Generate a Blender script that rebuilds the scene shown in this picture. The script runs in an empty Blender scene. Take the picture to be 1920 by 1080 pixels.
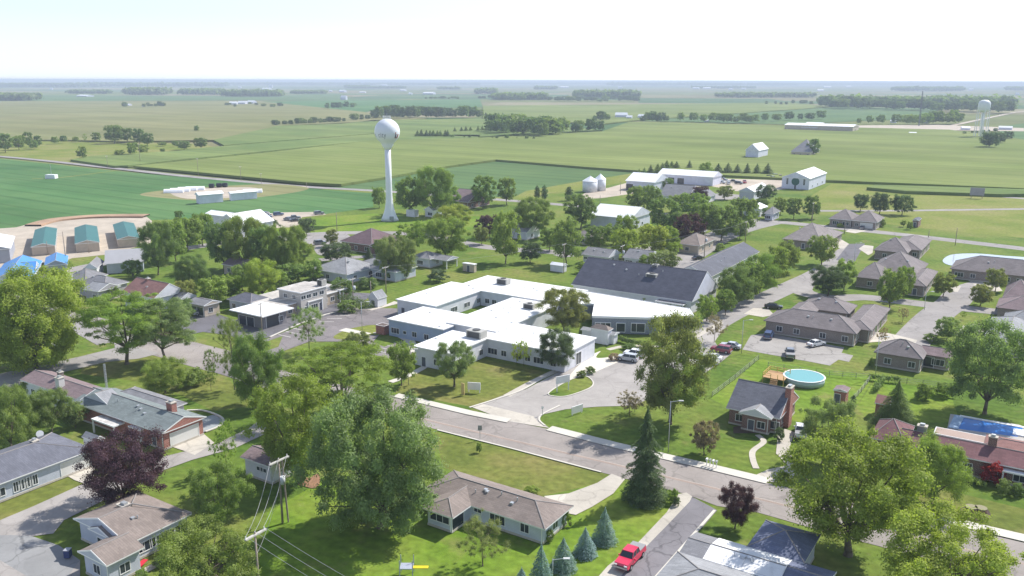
import bpy, bmesh, math, random
import numpy as np
from mathutils import Vector, Matrix
R=math.radians
sc=bpy.context.scene
# ---------------------------------------------------------------- camera
F=1615.0; PITCH=R(13.54); ROLL=R(0.15); H=60.0
_f=Vector((0,math.cos(PITCH),-math.sin(PITCH))); _r0=Vector((1,0,0)); _u0=Vector((0,math.sin(PITCH),math.cos(PITCH)))
_r=_r0*math.cos(ROLL)+_u0*math.sin(ROLL); _u=_u0*math.cos(ROLL)-_r0*math.sin(ROLL)
cd=bpy.data.cameras.new('camera'); cam=bpy.data.objects.new('camera',cd); sc.collection.objects.link(cam)
M=Matrix((( _r.x,_u.x,-_f.x,0),(_r.y,_u.y,-_f.y,0),(_r.z,_u.z,-_f.z,H),(0,0,0,1)))
cam.matrix_world=M; cd.sensor_width=36; cd.lens=36*F/1920; cd.clip_start=1; cd.clip_end=90000
sc.camera=cam
# ---------------------------------------------------------------- sky, sun, exposure
SUN_AZ=55.0; SUN_EL=46.0
w=bpy.data.worlds.new('World'); sc.world=w; w.use_nodes=True
nt=w.node_tree; bg=nt.nodes['Background']; sky=nt.nodes.new('ShaderNodeTexSky'); sky.sky_type='NISHITA'
sky.sun_disc=False; sky.sun_elevation=R(SUN_EL); sky.sun_rotation=R(SUN_AZ); sky.altitude=200; sky.air_density=1.0; sky.dust_density=.3; sky.ozone_density=1.5
hs_=nt.nodes.new('ShaderNodeHueSaturation'); hs_.inputs['Saturation'].default_value=.42; nt.links.new(sky.outputs[0],hs_.inputs['Color'])
tn_=nt.nodes.new('ShaderNodeMixRGB'); tn_.blend_type='MULTIPLY'; tn_.inputs[0].default_value=1; tn_.inputs[2].default_value=(.49,.545,.645,1); nt.links.new(hs_.outputs[0],tn_.inputs[1]); nt.links.new(tn_.outputs[0],bg.inputs[0]); bg.inputs[1].default_value=0.145
sl=bpy.data.lights.new('sun','SUN'); sl.energy=3.0; sl.angle=R(0.53); sl.color=(1,0.955,0.88)
so=bpy.data.objects.new('sun',sl); sc.collection.objects.link(so)
sd=Vector((math.sin(R(SUN_AZ))*math.cos(R(SUN_EL)),math.cos(R(SUN_AZ))*math.cos(R(SUN_EL)),math.sin(R(SUN_EL))))
so.rotation_euler=sd.to_track_quat('Z','Y').to_euler(); so.location=sd*500
sc.view_settings.view_transform='Standard'; sc.view_settings.look='None'; sc.view_settings.gamma=1; sc.view_settings.use_curve_mapping=False
sc.view_settings.exposure=1.15
sc.render.engine='CYCLES'; sc.cycles.use_denoising=True; sc.cycles.max_bounces=10; sc.cycles.diffuse_bounces=6; sc.cycles.glossy_bounces=2
sc.cycles.transmission_bounces=3; sc.cycles.transparent_max_bounces=8; sc.cycles.volume_bounces=0; sc.cycles.caustics_reflective=False; sc.cycles.caustics_refractive=False
# ---------------------------------------------------------------- measuring: photo point -> place on the plane of height z
def P(u,v,z=0.0):
    a=(u-960)/F; b=-(v-540)/F
    d=_f+_r*a+_u*b
    t=(z-H)/d.z
    return Vector((d.x*t,d.y*t,z))
def proj(p):
    q=Vector(p)-Vector((0,0,H)); c=q.dot(_f)
    return (960+F*q.dot(_r)/c, 540-F*q.dot(_u)/c)
def depth(p): return (Vector(p)-Vector((0,0,H))).dot(_f)
def htop(p,v):   # height over ground point p at which it reaches photo row v
    lo,hi=0.0,80.0
    for _ in range(30):
        m=(lo+hi)/2
        if proj((p[0],p[1],m))[1]>v: lo=m
        else: hi=m
    return (lo+hi)/2
# ---------------------------------------------------------------- materials
_m={}
def nodes(name):
    m=bpy.data.materials.new(name); m.use_nodes=True; t=m.node_tree; return m,t,t.nodes['Principled BSDF']
def mat(name,col,rough=0.85,var=0.12,scale=1.5,col2=None,spec=0.3,metal=0.0,bump=0.0,fine=8.0,stretch=None):
    if name in _m: return _m[name]
    m,t,b=nodes(name); n=t.nodes; l=t.links
    b.inputs['Roughness'].default_value=rough; b.inputs['Metallic'].default_value=metal; b.inputs['Specular IOR Level'].default_value=spec
    tc=n.new('ShaderNodeTexCoord'); mp=n.new('ShaderNodeMapping')
    if stretch: mp.inputs['Scale'].default_value=stretch
    l.new(tc.outputs['Object'],mp.inputs[0])
    a=n.new('ShaderNodeTexNoise'); a.inputs['Scale'].default_value=scale*.3; a.inputs['Detail'].default_value=5; l.new(mp.outputs[0],a.inputs[0])
    c=n.new('ShaderNodeTexNoise'); c.inputs['Scale'].default_value=fine; c.inputs['Detail'].default_value=3; l.new(mp.outputs[0],c.inputs[0])
    ad=n.new('ShaderNodeMath'); ad.operation='ADD'; l.new(a.outputs[0],ad.inputs[0]); l.new(c.outputs[0],ad.inputs[1])
    r=n.new('ShaderNodeValToRGB'); r.color_ramp.elements[0].position=.36; r.color_ramp.elements[1].position=.64
    h=n.new('ShaderNodeMath'); h.operation='MULTIPLY'; h.inputs[1].default_value=.5; l.new(ad.outputs[0],h.inputs[0]); l.new(h.outputs[0],r.inputs[0])
    c2=col2 or [min(1,x*(1+var)) for x in col]
    r.color_ramp.elements[0].color=[*[x*(1-var) for x in col],1]; r.color_ramp.elements[1].color=[*c2,1]
    l.new(r.outputs[0],b.inputs['Base Color'])
    if bump:
        bp=n.new('ShaderNodeBump'); bp.inputs['Strength'].default_value=bump; bp.inputs['Distance'].default_value=.1; l.new(c.outputs[0],bp.inputs['Height']); l.new(bp.outputs[0],b.inputs['Normal'])
    _m[name]=m; return m
AZ_=32.8
def lawn_mat(name,c1,c2,c3,s=0.02):
    if name in _m: return _m[name]
    m,t,b=nodes(name); n=t.nodes; l=t.links; b.inputs['Roughness'].default_value=.95; b.inputs['Specular IOR Level'].default_value=.1
    g=n.new('ShaderNodeNewGeometry')
    a=n.new('ShaderNodeTexNoise'); a.inputs['Scale'].default_value=s; a.inputs['Detail'].default_value=8; a.inputs['Roughness'].default_value=.62; l.new(g.outputs['Position'],a.inputs[0])
    k=n.new('ShaderNodeTexNoise'); k.inputs['Scale'].default_value=.9; k.inputs['Detail'].default_value=4; l.new(g.outputs['Position'],k.inputs[0])
    r=n.new('ShaderNodeValToRGB'); e=r.color_ramp.elements; e[0].position=.38; e[0].color=[*c1,1]; e[1].position=.66; e[1].color=[*c3,1]; x=e.new(.5); x.color=[*c2,1]
    l.new(a.outputs[0],r.inputs[0])
    mr=n.new('ShaderNodeMapRange'); mr.inputs[1].default_value=.3; mr.inputs[2].default_value=.7; mr.inputs[3].default_value=.78; mr.inputs[4].default_value=1.2; l.new(k.outputs[0],mr.inputs[0])
    rt_=n.new('ShaderNodeMapping'); rt_.inputs['Rotation'].default_value=(0,0,R(AZ_)); l.new(g.outputs['Position'],rt_.inputs[0])
    wv=n.new('ShaderNodeTexWave'); wv.bands_direction='Y'; wv.inputs['Scale'].default_value=.14; wv.inputs['Distortion'].default_value=1.5; wv.inputs['Detail'].default_value=2; wv.inputs['Detail Scale'].default_value=.3; l.new(rt_.outputs[0],wv.inputs[0])
    w2=n.new('ShaderNodeMapRange'); w2.inputs[3].default_value=.93; w2.inputs[4].default_value=1.06; l.new(wv.outputs[1],w2.inputs[0])
    m3=n.new('ShaderNodeMath'); m3.operation='MULTIPLY'; l.new(w2.outputs[0],m3.inputs[0]); l.new(mr.outputs[0],m3.inputs[1])
    dr=n.new('ShaderNodeTexNoise'); dr.inputs['Scale'].default_value=.09; dr.inputs['Detail'].default_value=6; dr.inputs['Roughness'].default_value=.7; l.new(g.outputs['Position'],dr.inputs[0]); dm=n.new('ShaderNodeMapRange'); dm.inputs[1].default_value=.56; dm.inputs[2].default_value=.72; dm.inputs[3].default_value=0; dm.inputs[4].default_value=.75; l.new(dr.outputs[0],dm.inputs[0])
    dx=n.new('ShaderNodeMixRGB'); dx.inputs[2].default_value=(.235,.205,.085,1); l.new(dm.outputs[0],dx.inputs[0]); l.new(r.outputs[0],dx.inputs[1])
    mx=n.new('ShaderNodeVectorMath'); mx.operation='SCALE'; l.new(dx.outputs[0],mx.inputs[0]); l.new(m3.outputs[0],mx.inputs['Scale'])
    l.new(mx.outputs[0],b.inputs['Base Color'])
    bp=n.new('ShaderNodeBump'); bp.inputs['Strength'].default_value=.5; bp.inputs['Distance'].default_value=.15; l.new(k.outputs[0],bp.inputs['Height']); l.new(bp.outputs[0],b.inputs['Normal'])
    _m[name]=m; return m
def field_mat(name,c1,c2,row=0.9,ang=-32.8,s=.006,patch=None):
    """crop field: broad patches plus streaks running along the rows"""
    if name in _m: return _m[name]
    m,t,b=nodes(name); n=t.nodes; l=t.links; b.inputs['Roughness'].default_value=1; b.inputs['Specular IOR Level'].default_value=.05
    g=n.new('ShaderNodeNewGeometry'); mp=n.new('ShaderNodeMapping'); mp.vector_type='POINT'; mp.inputs['Rotation'].default_value=(0,0,R(-ang)); l.new(g.outputs['Position'],mp.inputs[0])
    sc2=n.new('ShaderNodeMapping'); sc2.inputs['Scale'].default_value=(.12,1,1); l.new(mp.outputs[0],sc2.inputs[0])
    a=n.new('ShaderNodeTexNoise'); a.inputs['Scale'].default_value=s; a.inputs['Detail'].default_value=7; a.inputs['Roughness'].default_value=.6; l.new(mp.outputs[0],a.inputs[0])
    k=n.new('ShaderNodeTexNoise'); k.inputs['Scale'].default_value=.12; k.inputs['Detail'].default_value=4; l.new(sc2.outputs[0],k.inputs[0])
    q=n.new('ShaderNodeTexNoise'); q.inputs['Scale'].default_value=1.1; q.inputs['Detail'].default_value=2; l.new(g.outputs['Position'],q.inputs[0])
    ad=n.new('ShaderNodeMath'); ad.operation='MULTIPLY_ADD'; ad.inputs[1].default_value=.45; l.new(k.outputs[0],ad.inputs[0]); l.new(a.outputs[0],ad.inputs[2])
    ad2=n.new('ShaderNodeMath'); ad2.operation='MULTIPLY_ADD'; ad2.inputs[1].default_value=.25; l.new(q.outputs[0],ad2.inputs[0]); l.new(ad.outputs[0],ad2.inputs[2])
    r=n.new('ShaderNodeValToRGB'); e=r.color_ramp.elements; e[0].position=.72; e[0].color=[*c1,1]; e[1].position=.98; e[1].color=[*c2,1]; l.new(ad2.outputs[0],r.inputs[0])
    wv=n.new('ShaderNodeTexWave'); wv.bands_direction='Y'; wv.inputs['Scale'].default_value=.02; wv.inputs['Distortion'].default_value=.6; wv.inputs['Detail'].default_value=2; l.new(mp.outputs[0],wv.inputs[0])
    wm=n.new('ShaderNodeMapRange'); wm.inputs[1].default_value=.0; wm.inputs[2].default_value=.12; wm.inputs[3].default_value=.82; wm.inputs[4].default_value=1; l.new(wv.outputs[1],wm.inputs[0])
    ml=n.new('ShaderNodeTexNoise'); ml.inputs['Scale'].default_value=.022; ml.inputs['Detail'].default_value=5; l.new(sc2.outputs[0],ml.inputs[0]); mm=n.new('ShaderNodeMapRange'); mm.inputs[1].default_value=.35; mm.inputs[2].default_value=.65; mm.inputs[3].default_value=.87; mm.inputs[4].default_value=1.12; l.new(ml.outputs[0],mm.inputs[0])
    mt=n.new('ShaderNodeMath'); mt.operation='MULTIPLY'; l.new(wm.outputs[0],mt.inputs[0]); l.new(mm.outputs[0],mt.inputs[1])
    mx=n.new('ShaderNodeVectorMath'); mx.operation='SCALE'; l.new(r.outputs[0],mx.inputs[0]); l.new(mt.outputs[0],mx.inputs['Scale']); l.new(mx.outputs[0],b.inputs['Base Color'])
    _m[name]=m; return m
def asphalt(name,col,crack=.5,cs=.14):
    if name in _m: return _m[name]
    m,t,b=nodes(name); n=t.nodes; l=t.links; b.inputs['Roughness'].default_value=.9; b.inputs['Specular IOR Level'].default_value=.2
    g=n.new('ShaderNodeNewGeometry')
    a=n.new('ShaderNodeTexNoise'); a.inputs['Scale'].default_value=.12; a.inputs['Detail'].default_value=8; a.inputs['Roughness'].default_value=.7; l.new(g.outputs['Position'],a.inputs[0])
    r=n.new('ShaderNodeValToRGB'); e=r.color_ramp.elements; e[0].position=.35; e[0].color=[*[x*.86 for x in col],1]; e[1].position=.68; e[1].color=[*[x*1.12 for x in col],1]; l.new(a.outputs[0],r.inputs[0])
    wn=n.new('ShaderNodeTexNoise'); wn.inputs['Scale'].default_value=.25; wn.inputs['Detail'].default_value=4; l.new(g.outputs['Position'],wn.inputs[0])
    wa=n.new('ShaderNodeVectorMath'); wa.operation='MULTIPLY_ADD'; wa.inputs[1].default_value=(5,5,0); l.new(wn.outputs['Color'],wa.inputs[0]); l.new(g.outputs['Position'],wa.inputs[2])
    v=n.new('ShaderNodeTexVoronoi'); v.feature='DISTANCE_TO_EDGE'; v.inputs['Scale'].default_value=cs; l.new(wa.outputs[0],v.inputs['Vector'])
    mr=n.new('ShaderNodeMapRange'); mr.inputs[1].default_value=.006; mr.inputs[2].default_value=.02; mr.inputs[3].default_value=1-crack; mr.inputs[4].default_value=1; l.new(v.outputs['Distance'],mr.inputs[0])
    v2=n.new('ShaderNodeTexVoronoi'); v2.feature='DISTANCE_TO_EDGE'; v2.inputs['Scale'].default_value=cs*2.7; l.new(wa.outputs[0],v2.inputs['Vector']); q2=n.new('ShaderNodeMapRange'); q2.inputs[1].default_value=.008; q2.inputs[2].default_value=.03; q2.inputs[3].default_value=1-crack*.45; q2.inputs[4].default_value=1; l.new(v2.outputs['Distance'],q2.inputs[0])
    v3=n.new('ShaderNodeTexVoronoi'); v3.inputs['Scale'].default_value=.09; l.new(wa.outputs[0],v3.inputs['Vector']); sp=n.new('ShaderNodeSeparateColor'); l.new(v3.outputs['Color'],sp.inputs[0]); q3=n.new('ShaderNodeMapRange'); q3.inputs[3].default_value=.93; q3.inputs[4].default_value=1.06; l.new(sp.outputs[0],q3.inputs[0])
    p1=n.new('ShaderNodeMath'); p1.operation='MULTIPLY'; l.new(mr.outputs[0],p1.inputs[0]); l.new(q2.outputs[0],p1.inputs[1]); p2=n.new('ShaderNodeMath'); p2.operation='MULTIPLY'; l.new(p1.outputs[0],p2.inputs[0]); l.new(q3.outputs[0],p2.inputs[1])
    mx=n.new('ShaderNodeVectorMath'); mx.operation='SCALE'; l.new(r.outputs[0],mx.inputs[0]); l.new(p2.outputs[0],mx.inputs['Scale']); l.new(mx.outputs[0],b.inputs['Base Color'])
    _m[name]=m; return m
def membrane(name):
    """white roof sheet with lapped seams, grey stains and patches"""
    m,t,b=nodes(name); n=t.nodes; l=t.links; b.inputs['Roughness'].default_value=.7
    tc=n.new('ShaderNodeTexCoord'); br=n.new('ShaderNodeTexBrick'); br.inputs['Scale'].default_value=1; br.inputs['Brick Width'].default_value=14; br.inputs['Row Height'].default_value=2.6; br.inputs['Mortar Size'].default_value=.06; br.inputs['Color1'].default_value=(.74,.74,.735,1); br.inputs['Color2'].default_value=(.80,.80,.80,1); br.inputs['Mortar'].default_value=(.56,.56,.56,1); l.new(tc.outputs['Object'],br.inputs[0])
    a=n.new('ShaderNodeTexNoise'); a.inputs['Scale'].default_value=.13; a.inputs['Detail'].default_value=8; a.inputs['Roughness'].default_value=.72; l.new(tc.outputs['Object'],a.inputs[0])
    mr=n.new('ShaderNodeMapRange'); mr.inputs[1].default_value=.54; mr.inputs[2].default_value=.72; mr.inputs[3].default_value=1; mr.inputs[4].default_value=.55; l.new(a.outputs[0],mr.inputs[0])
    mx=n.new('ShaderNodeVectorMath'); mx.operation='SCALE'; l.new(br.outputs[0],mx.inputs[0]); l.new(mr.outputs[0],mx.inputs['Scale']); l.new(mx.outputs[0],b.inputs['Base Color']); return m
def shingle(name,col,row=.3):
    """roof shingles: courses plus mottling, in object space"""
    if name in _m: return _m[name]
    m,t,b=nodes(name); n=t.nodes; l=t.links; b.inputs['Roughness'].default_value=.9; b.inputs['Specular IOR Level'].default_value=.2
    tc=n.new('ShaderNodeTexCoord')
    br=n.new('ShaderNodeTexBrick'); br.inputs['Scale'].default_value=1.0; br.inputs['Brick Width'].default_value=.9; br.inputs['Row Height'].default_value=row; br.inputs['Mortar Size'].default_value=.012
    br.inputs['Color1'].default_value=[*[x*.88 for x in col],1]; br.inputs['Color2'].default_value=[*[x*1.1 for x in col],1]; br.inputs['Mortar'].default_value=[*[x*.65 for x in col],1]
    l.new(tc.outputs['Object'],br.inputs[0])
    a=n.new('ShaderNodeTexNoise'); a.inputs['Scale'].default_value=.35; a.inputs['Detail'].default_value=7; a.inputs['Roughness'].default_value=.65; l.new(tc.outputs['Object'],a.inputs[0])
    mr=n.new('ShaderNodeMapRange'); mr.inputs[1].default_value=.3; mr.inputs[2].default_value=.7; mr.inputs[3].default_value=.84; mr.inputs[4].default_value=1.15; l.new(a.outputs[0],mr.inputs[0])
    mx=n.new('ShaderNodeVectorMath'); mx.operation='SCALE'; l.new(br.outputs[0],mx.inputs[0]); l.new(mr.outputs[0],mx.inputs['Scale']); l.new(mx.outputs[0],b.inputs['Base Color'])
    _m[name]=m; return m
def brick(name,c1,c2,mo=(.5,.47,.43)):
    if name in _m: return _m[name]
    m,t,b=nodes(name); n=t.nodes; l=t.links; b.inputs['Roughness'].default_value=.9
    tc=n.new('ShaderNodeTexCoord'); sx=n.new('ShaderNodeSeparateXYZ'); l.new(tc.outputs['Object'],sx.inputs[0])
    ad=n.new('ShaderNodeMath'); ad.operation='ADD'; l.new(sx.outputs[0],ad.inputs[0]); l.new(sx.outputs[1],ad.inputs[1])
    cx=n.new('ShaderNodeCombineXYZ'); l.new(ad.outputs[0],cx.inputs[0]); l.new(sx.outputs[2],cx.inputs[1])
    br=n.new('ShaderNodeTexBrick'); br.inputs['Scale'].default_value=1; br.inputs['Brick Width'].default_value=.42; br.inputs['Row Height'].default_value=.16; br.inputs['Mortar Size'].default_value=.012
    br.inputs['Color1'].default_value=[*c1,1]; br.inputs['Color2'].default_value=[*c2,1]; br.inputs['Mortar'].default_value=[*mo,1]; l.new(cx.outputs[0],br.inputs[0]); l.new(br.outputs[0],b.inputs['Base Color'])
    _m[name]=m; return m
def siding(name,col,h=.22,dark=.72):
    if name in _m: return _m[name]
    m,t,b=nodes(name); n=t.nodes; l=t.links; b.inputs['Roughness'].default_value=.6
    tc=n.new('ShaderNodeTexCoord'); sx=n.new('ShaderNodeSeparateXYZ'); l.new(tc.outputs['Object'],sx.inputs[0])
    dv=n.new('ShaderNodeMath'); dv.operation='DIVIDE'; dv.inputs[1].default_value=h; l.new(sx.outputs[2],dv.inputs[0])
    fr=n.new('ShaderNodeMath'); fr.operation='FRACT'; l.new(dv.outputs[0],fr.inputs[0])
    a=n.new('ShaderNodeTexNoise'); a.inputs['Scale'].default_value=.6; a.inputs['Detail'].default_value=5; l.new(tc.outputs['Object'],a.inputs[0])
    r=n.new('ShaderNodeValToRGB'); e=r.color_ramp.elements; e[0].position=.0; e[0].color=[*[x*dark for x in col],1]; e[1].position=.18; e[1].color=[*col,1]; l.new(fr.outputs[0],r.inputs[0])
    mr=n.new('ShaderNodeMapRange'); mr.inputs[1].default_value=.3; mr.inputs[2].default_value=.7; mr.inputs[3].default_value=.9; mr.inputs[4].default_value=1.06; l.new(a.outputs[0],mr.inputs[0])
    mx=n.new('ShaderNodeVectorMath'); mx.operation='SCALE'; l.new(r.outputs[0],mx.inputs[0]); l.new(mr.outputs[0],mx.inputs['Scale']); l.new(mx.outputs[0],b.inputs['Base Color'])
    _m[name]=m; return m
def tinted(name,rough,spec=.4,coat=0.0,metal=0.0):
    if name in _m: return _m[name]
    m,t,b=nodes(name); oi=t.nodes.new('ShaderNodeObjectInfo'); t.links.new(oi.outputs['Color'],b.inputs['Base Color'])
    b.inputs['Roughness'].default_value=rough; b.inputs['Specular IOR Level'].default_value=spec; b.inputs['Coat Weight'].default_value=coat; b.inputs['Metallic'].default_value=metal
    _m[name]=m; return m
def leaf_mat():
    m=bpy.data.materials.new('foliage'); m.use_nodes=True; t=m.node_tree; n=t.nodes; l=t.links; n.remove(n['Principled BSDF']); out=n['Material Output']
    oi=n.new('ShaderNodeObjectInfo'); at=n.new('ShaderNodeAttribute'); at.attribute_name='tint'
    mr=n.new('ShaderNodeMapRange'); mr.inputs[3].default_value=.74; mr.inputs[4].default_value=1.34; l.new(at.outputs['Fac'],mr.inputs[0])
    mx=n.new('ShaderNodeVectorMath'); mx.operation='SCALE'; l.new(oi.outputs['Color'],mx.inputs[0]); l.new(mr.outputs[0],mx.inputs['Scale'])
    hs=n.new('ShaderNodeHueSaturation'); mh=n.new('ShaderNodeMapRange'); mh.inputs[3].default_value=.492; mh.inputs[4].default_value=.512; l.new(oi.outputs['Random'],mh.inputs[0]); l.new(mh.outputs[0],hs.inputs['Hue']); l.new(mx.outputs[0],hs.inputs['Color'])
    d=n.new('ShaderNodeBsdfDiffuse'); l.new(hs.outputs[0],d.inputs[0]); tr=n.new('ShaderNodeBsdfTranslucent')
    ty=n.new('ShaderNodeMixRGB'); ty.blend_type='MULTIPLY'; ty.inputs[0].default_value=1; ty.inputs[2].default_value=(1.1,1.2,.6,1); l.new(hs.outputs[0],ty.inputs[1]); l.new(ty.outputs[0],tr.inputs[0])
    gl=n.new('ShaderNodeBsdfGlossy'); gl.inputs['Roughness'].default_value=.6
    m1=n.new('ShaderNodeMixShader'); m1.inputs[0].default_value=.52; l.new(d.outputs[0],m1.inputs[1]); l.new(tr.outputs[0],m1.inputs[2])
    m2=n.new('ShaderNodeMixShader'); m2.inputs[0].default_value=.02; l.new(m1.outputs[0],m2.inputs[1]); l.new(gl.outputs[0],m2.inputs[2]); l.new(m2.outputs[0],out.inputs[0])
    return m
LEAF=leaf_mat(); BARK=mat('bark',(.16,.13,.10),.95,.25,3)
WHITE=mat('white_paint',(.74,.75,.77),.5,.05,1); TRIM=mat('white_trim',(.78,.78,.78),.5,.03,1)
GLASS=mat('dark_glass',(.035,.045,.06),.12,.2,.5,spec=.6); RUBBER=mat('tyre_rubber',(.02,.02,.02),.8,.1); METAL=mat('galvanised_metal',(.5,.52,.54),.4,.1,3,metal=.5)
WOOD=mat('weathered_pole_wood',(.30,.25,.21),.9,.2,4); CONC=mat('concrete',(.46,.43,.38),.85,.1,.4); PAINT=tinted('car_paint',.3,.5,.6); OBJC=tinted('painted_surface',.6)
# ---------------------------------------------------------------- mesh helpers
col=sc.collection
def link(name,me,parent=None,m=None):
    o=bpy.data.objects.new(name,me); col.objects.link(o)
    if m is not None:
        for x in (m if isinstance(m,(list,tuple)) else [m]): me.materials.append(x)
    if parent: o.parent=parent
    return o
def tag(o,label,cat,group=None,kind=None):
    if label: o['label']=label
    if cat: o['category']=cat
    if group: o['group']=group
    if kind: o['kind']=kind
    return o
def empty(name,loc,rz=0,label=None,cat=None,group=None):
    o=bpy.data.objects.new(name,None); col.objects.link(o); o.location=loc; o.rotation_euler=(0,0,rz); o.empty_display_size=.2
    return tag(o,label,cat,group)
class MB:
    def __init__(s): s.v=[]; s.f=[]; s.mi=[]
    def poly(s,pts,mi=0):
        i=len(s.v); s.v+= [tuple(p) for p in pts]; s.f.append(tuple(range(i,i+len(pts)))); s.mi.append(mi)
    def box(s,x0,x1,y0,y1,z0,z1,mi=0):
        i=len(s.v); s.v+=[(x0,y0,z0),(x1,y0,z0),(x1,y1,z0),(x0,y1,z0),(x0,y0,z1),(x1,y0,z1),(x1,y1,z1),(x0,y1,z1)]
        for f in ((3,2,1,0),(4,5,6,7),(0,1,5,4),(1,2,6,5),(2,3,7,6),(3,0,4,7)): s.f.append(tuple(i+k for k in f)); s.mi.append(mi)
        return s
    def tube(s,a,b,r0,r1=None,n=8,mi=0,caps=True):
        a=Vector(a); b=Vector(b); r1=r0 if r1 is None else r1; d=(b-a).normalized(); p=d.orthogonal().normalized(); q=d.cross(p); i=len(s.v)
        for c,r in ((a,r0),(b,r1)):
            for k in range(n):
                t=2*math.pi*k/n; s.v.append(tuple(c+p*(r*math.cos(t))+q*(r*math.sin(t))))
        for k in range(n): s.f.append((i+k,i+(k+1)%n,i+n+(k+1)%n,i+n+k)); s.mi.append(mi)
        if caps: s.f.append(tuple(i+n-1-k for k in range(n))); s.f.append(tuple(i+n+k for k in range(n))); s.mi+=[mi,mi]
        return s
    def lathe(s,prof,n=24,mi=0,c=(0,0)):
        i=len(s.v)
        for r,z in prof:
            for k in range(n):
                t=2*math.pi*k/n; s.v.append((c[0]+r*math.cos(t),c[1]+r*math.sin(t),z))
        for j in range(len(prof)-1):
            for k in range(n): s.f.append((i+j*n+k,i+j*n+(k+1)%n,i+(j+1)*n+(k+1)%n,i+(j+1)*n+k)); s.mi.append(mi)
        s.f.append(tuple(i+n-1-k for k in range(n))); s.f.append(tuple(i+(len(prof)-1)*n+k for k in range(n))); s.mi+=[mi,mi]
        return s
    def build(s,name,m,parent=None,smooth=False):
        me=bpy.data.meshes.new(name); me.from_pydata(s.v,[],s.f); me.polygons.foreach_set('material_index',s.mi)
        if smooth: me.polygons.foreach_set('use_smooth',[len(f)<=4 for f in s.f])
        me.update(); return link(name,me,parent,m)
def cat_rom(pts,closed=False,n=6):
    out=[]; N=len(pts)
    for i in range(N if closed else N-1):
        if closed: p=[pts[(i+k-1)%N] for k in range(4)]
        else: p=[pts[max(0,i-1)],pts[i],pts[i+1],pts[min(N-1,i+2)]]
        for k in range(n):
            t=k/n; out.append(tuple(.5*((2*p[1][j])+(-p[0][j]+p[2][j])*t+(2*p[0][j]-5*p[1][j]+4*p[2][j]-p[3][j])*t*t+(-p[0][j]+3*p[1][j]-3*p[2][j]+p[3][j])*t**3) for j in (0,1)))
    if not closed: out.append(tuple(pts[-1][:2]))
    return out
_z=[0.0]
def nz(): _z[0]+=.0008; return _z[0]
def sheet(name,px,m,smooth=False,kind='structure',label=None,cat=None,z=None,height=0,group=None):
    """flat area given by its corners; height>0 raises it into a slab (standing crop, kerbed island)"""
    zz=nz() if z is None else z
    pts=[tuple(P(a,b,height))[:2] for a,b in px]
    if smooth: pts=cat_rom(pts,True,5)
    mb=MB()
    if height:
        mb.poly([(x,y,height) for x,y in pts]); n=len(pts)
        for i in range(n): (a,b),(c,d)=pts[i],pts[(i+1)%n]; mb.poly([(a,b,0),(c,d,0),(c,d,height),(a,b,height)])
    else: mb.poly([(x,y,zz) for x,y in pts])
    o=mb.build(name,m); bm=bmesh.new(); bm.from_mesh(o.data); bmesh.ops.triangulate(bm,faces=bm.faces[:]); bmesh.ops.recalc_face_normals(bm,faces=bm.faces[:])
    if not height:
        for f in bm.faces:
            if f.normal.z<0: f.normal_flip()
    bm.to_mesh(o.data); bm.free()
    tag(o,label,cat,group,kind); return o
def ribbon(name,px,wd,m,h=0.0,kind='structure',world=False,closed=False,label=None,cat=None,straight=False,group=None):
    zz=nz(); pts=[tuple(p)[:2] for p in px] if world else [tuple(P(a,b))[:2] for a,b in px]
    if not straight and len(pts)>2: pts=cat_rom(pts,closed,6)
    L=[];Rr=[]; n=len(pts)
    for i in range(n):
        a=Vector(pts[(i-1)%n] if closed else pts[max(0,i-1)]); b=Vector(pts[(i+1)%n] if closed else pts[min(n-1,i+1)]); d=(b-a).normalized(); q=Vector((-d.y,d.x))*wd/2; c=Vector(pts[i]); L.append(c+q); Rr.append(c-q)
    mb=MB()
    for i in range(n if closed else n-1):
        j=(i+1)%n
        mb.poly([(*Rr[i],zz+h),(*Rr[j],zz+h),(*L[j],zz+h),(*L[i],zz+h)])
        if h:
            mb.poly([(*L[i],zz+h),(*L[j],zz+h),(*L[j],0),(*L[i],0)]); mb.poly([(*Rr[j],zz+h),(*Rr[i],zz+h),(*Rr[i],0),(*Rr[j],0)])
    return tag(mb.build(name,m),label,cat,group,kind)
AZ=32.8
def axes(az): return Vector((math.cos(R(az)),-math.sin(R(az)),0)),Vector((math.sin(R(az)),math.cos(R(az)),0))
# ---------------------------------------------------------------- trees
def leaves(centers,radii,n,size,rng,squash=1.0,droop=0.0,shell=.55,elong=1.6):
    centers=np.array(centers); radii=np.array(radii); wts=radii**2; idx=rng.choice(len(centers),n,p=wts/wts.sum())
    d=rng.normal(size=(n,3)); d/=np.linalg.norm(d,axis=1)[:,None]; d[:,2]=np.where(d[:,2]<-.35,-d[:,2],d[:,2])
    rr=(shell+(1-shell)*rng.random(n))*radii[idx]*(1+.25*rng.normal(size=n))
    pos=centers[idx]+d*rr[:,None]*np.array([1,1,squash]); pos[:,2]-=droop*rr
    nrm=d*1.0+rng.normal(size=(n,3))*.36; nrm/=np.linalg.norm(nrm,axis=1)[:,None]
    t=np.cross(nrm,rng.normal(size=(n,3))); t/=np.linalg.norm(t,axis=1)[:,None]; b=np.cross(nrm,t)
    s=size*(.6+.8*rng.random(n))[:,None]
    q=np.stack([pos-t*s*elong*.5,pos-b*s*.5,pos+t*s*elong*.5,pos+b*s*.5],1)
    cl=rng.random(len(centers)); tint=.55*cl[idx]+.45*rng.random(n)
    return q.reshape(-1,3),tint
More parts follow.
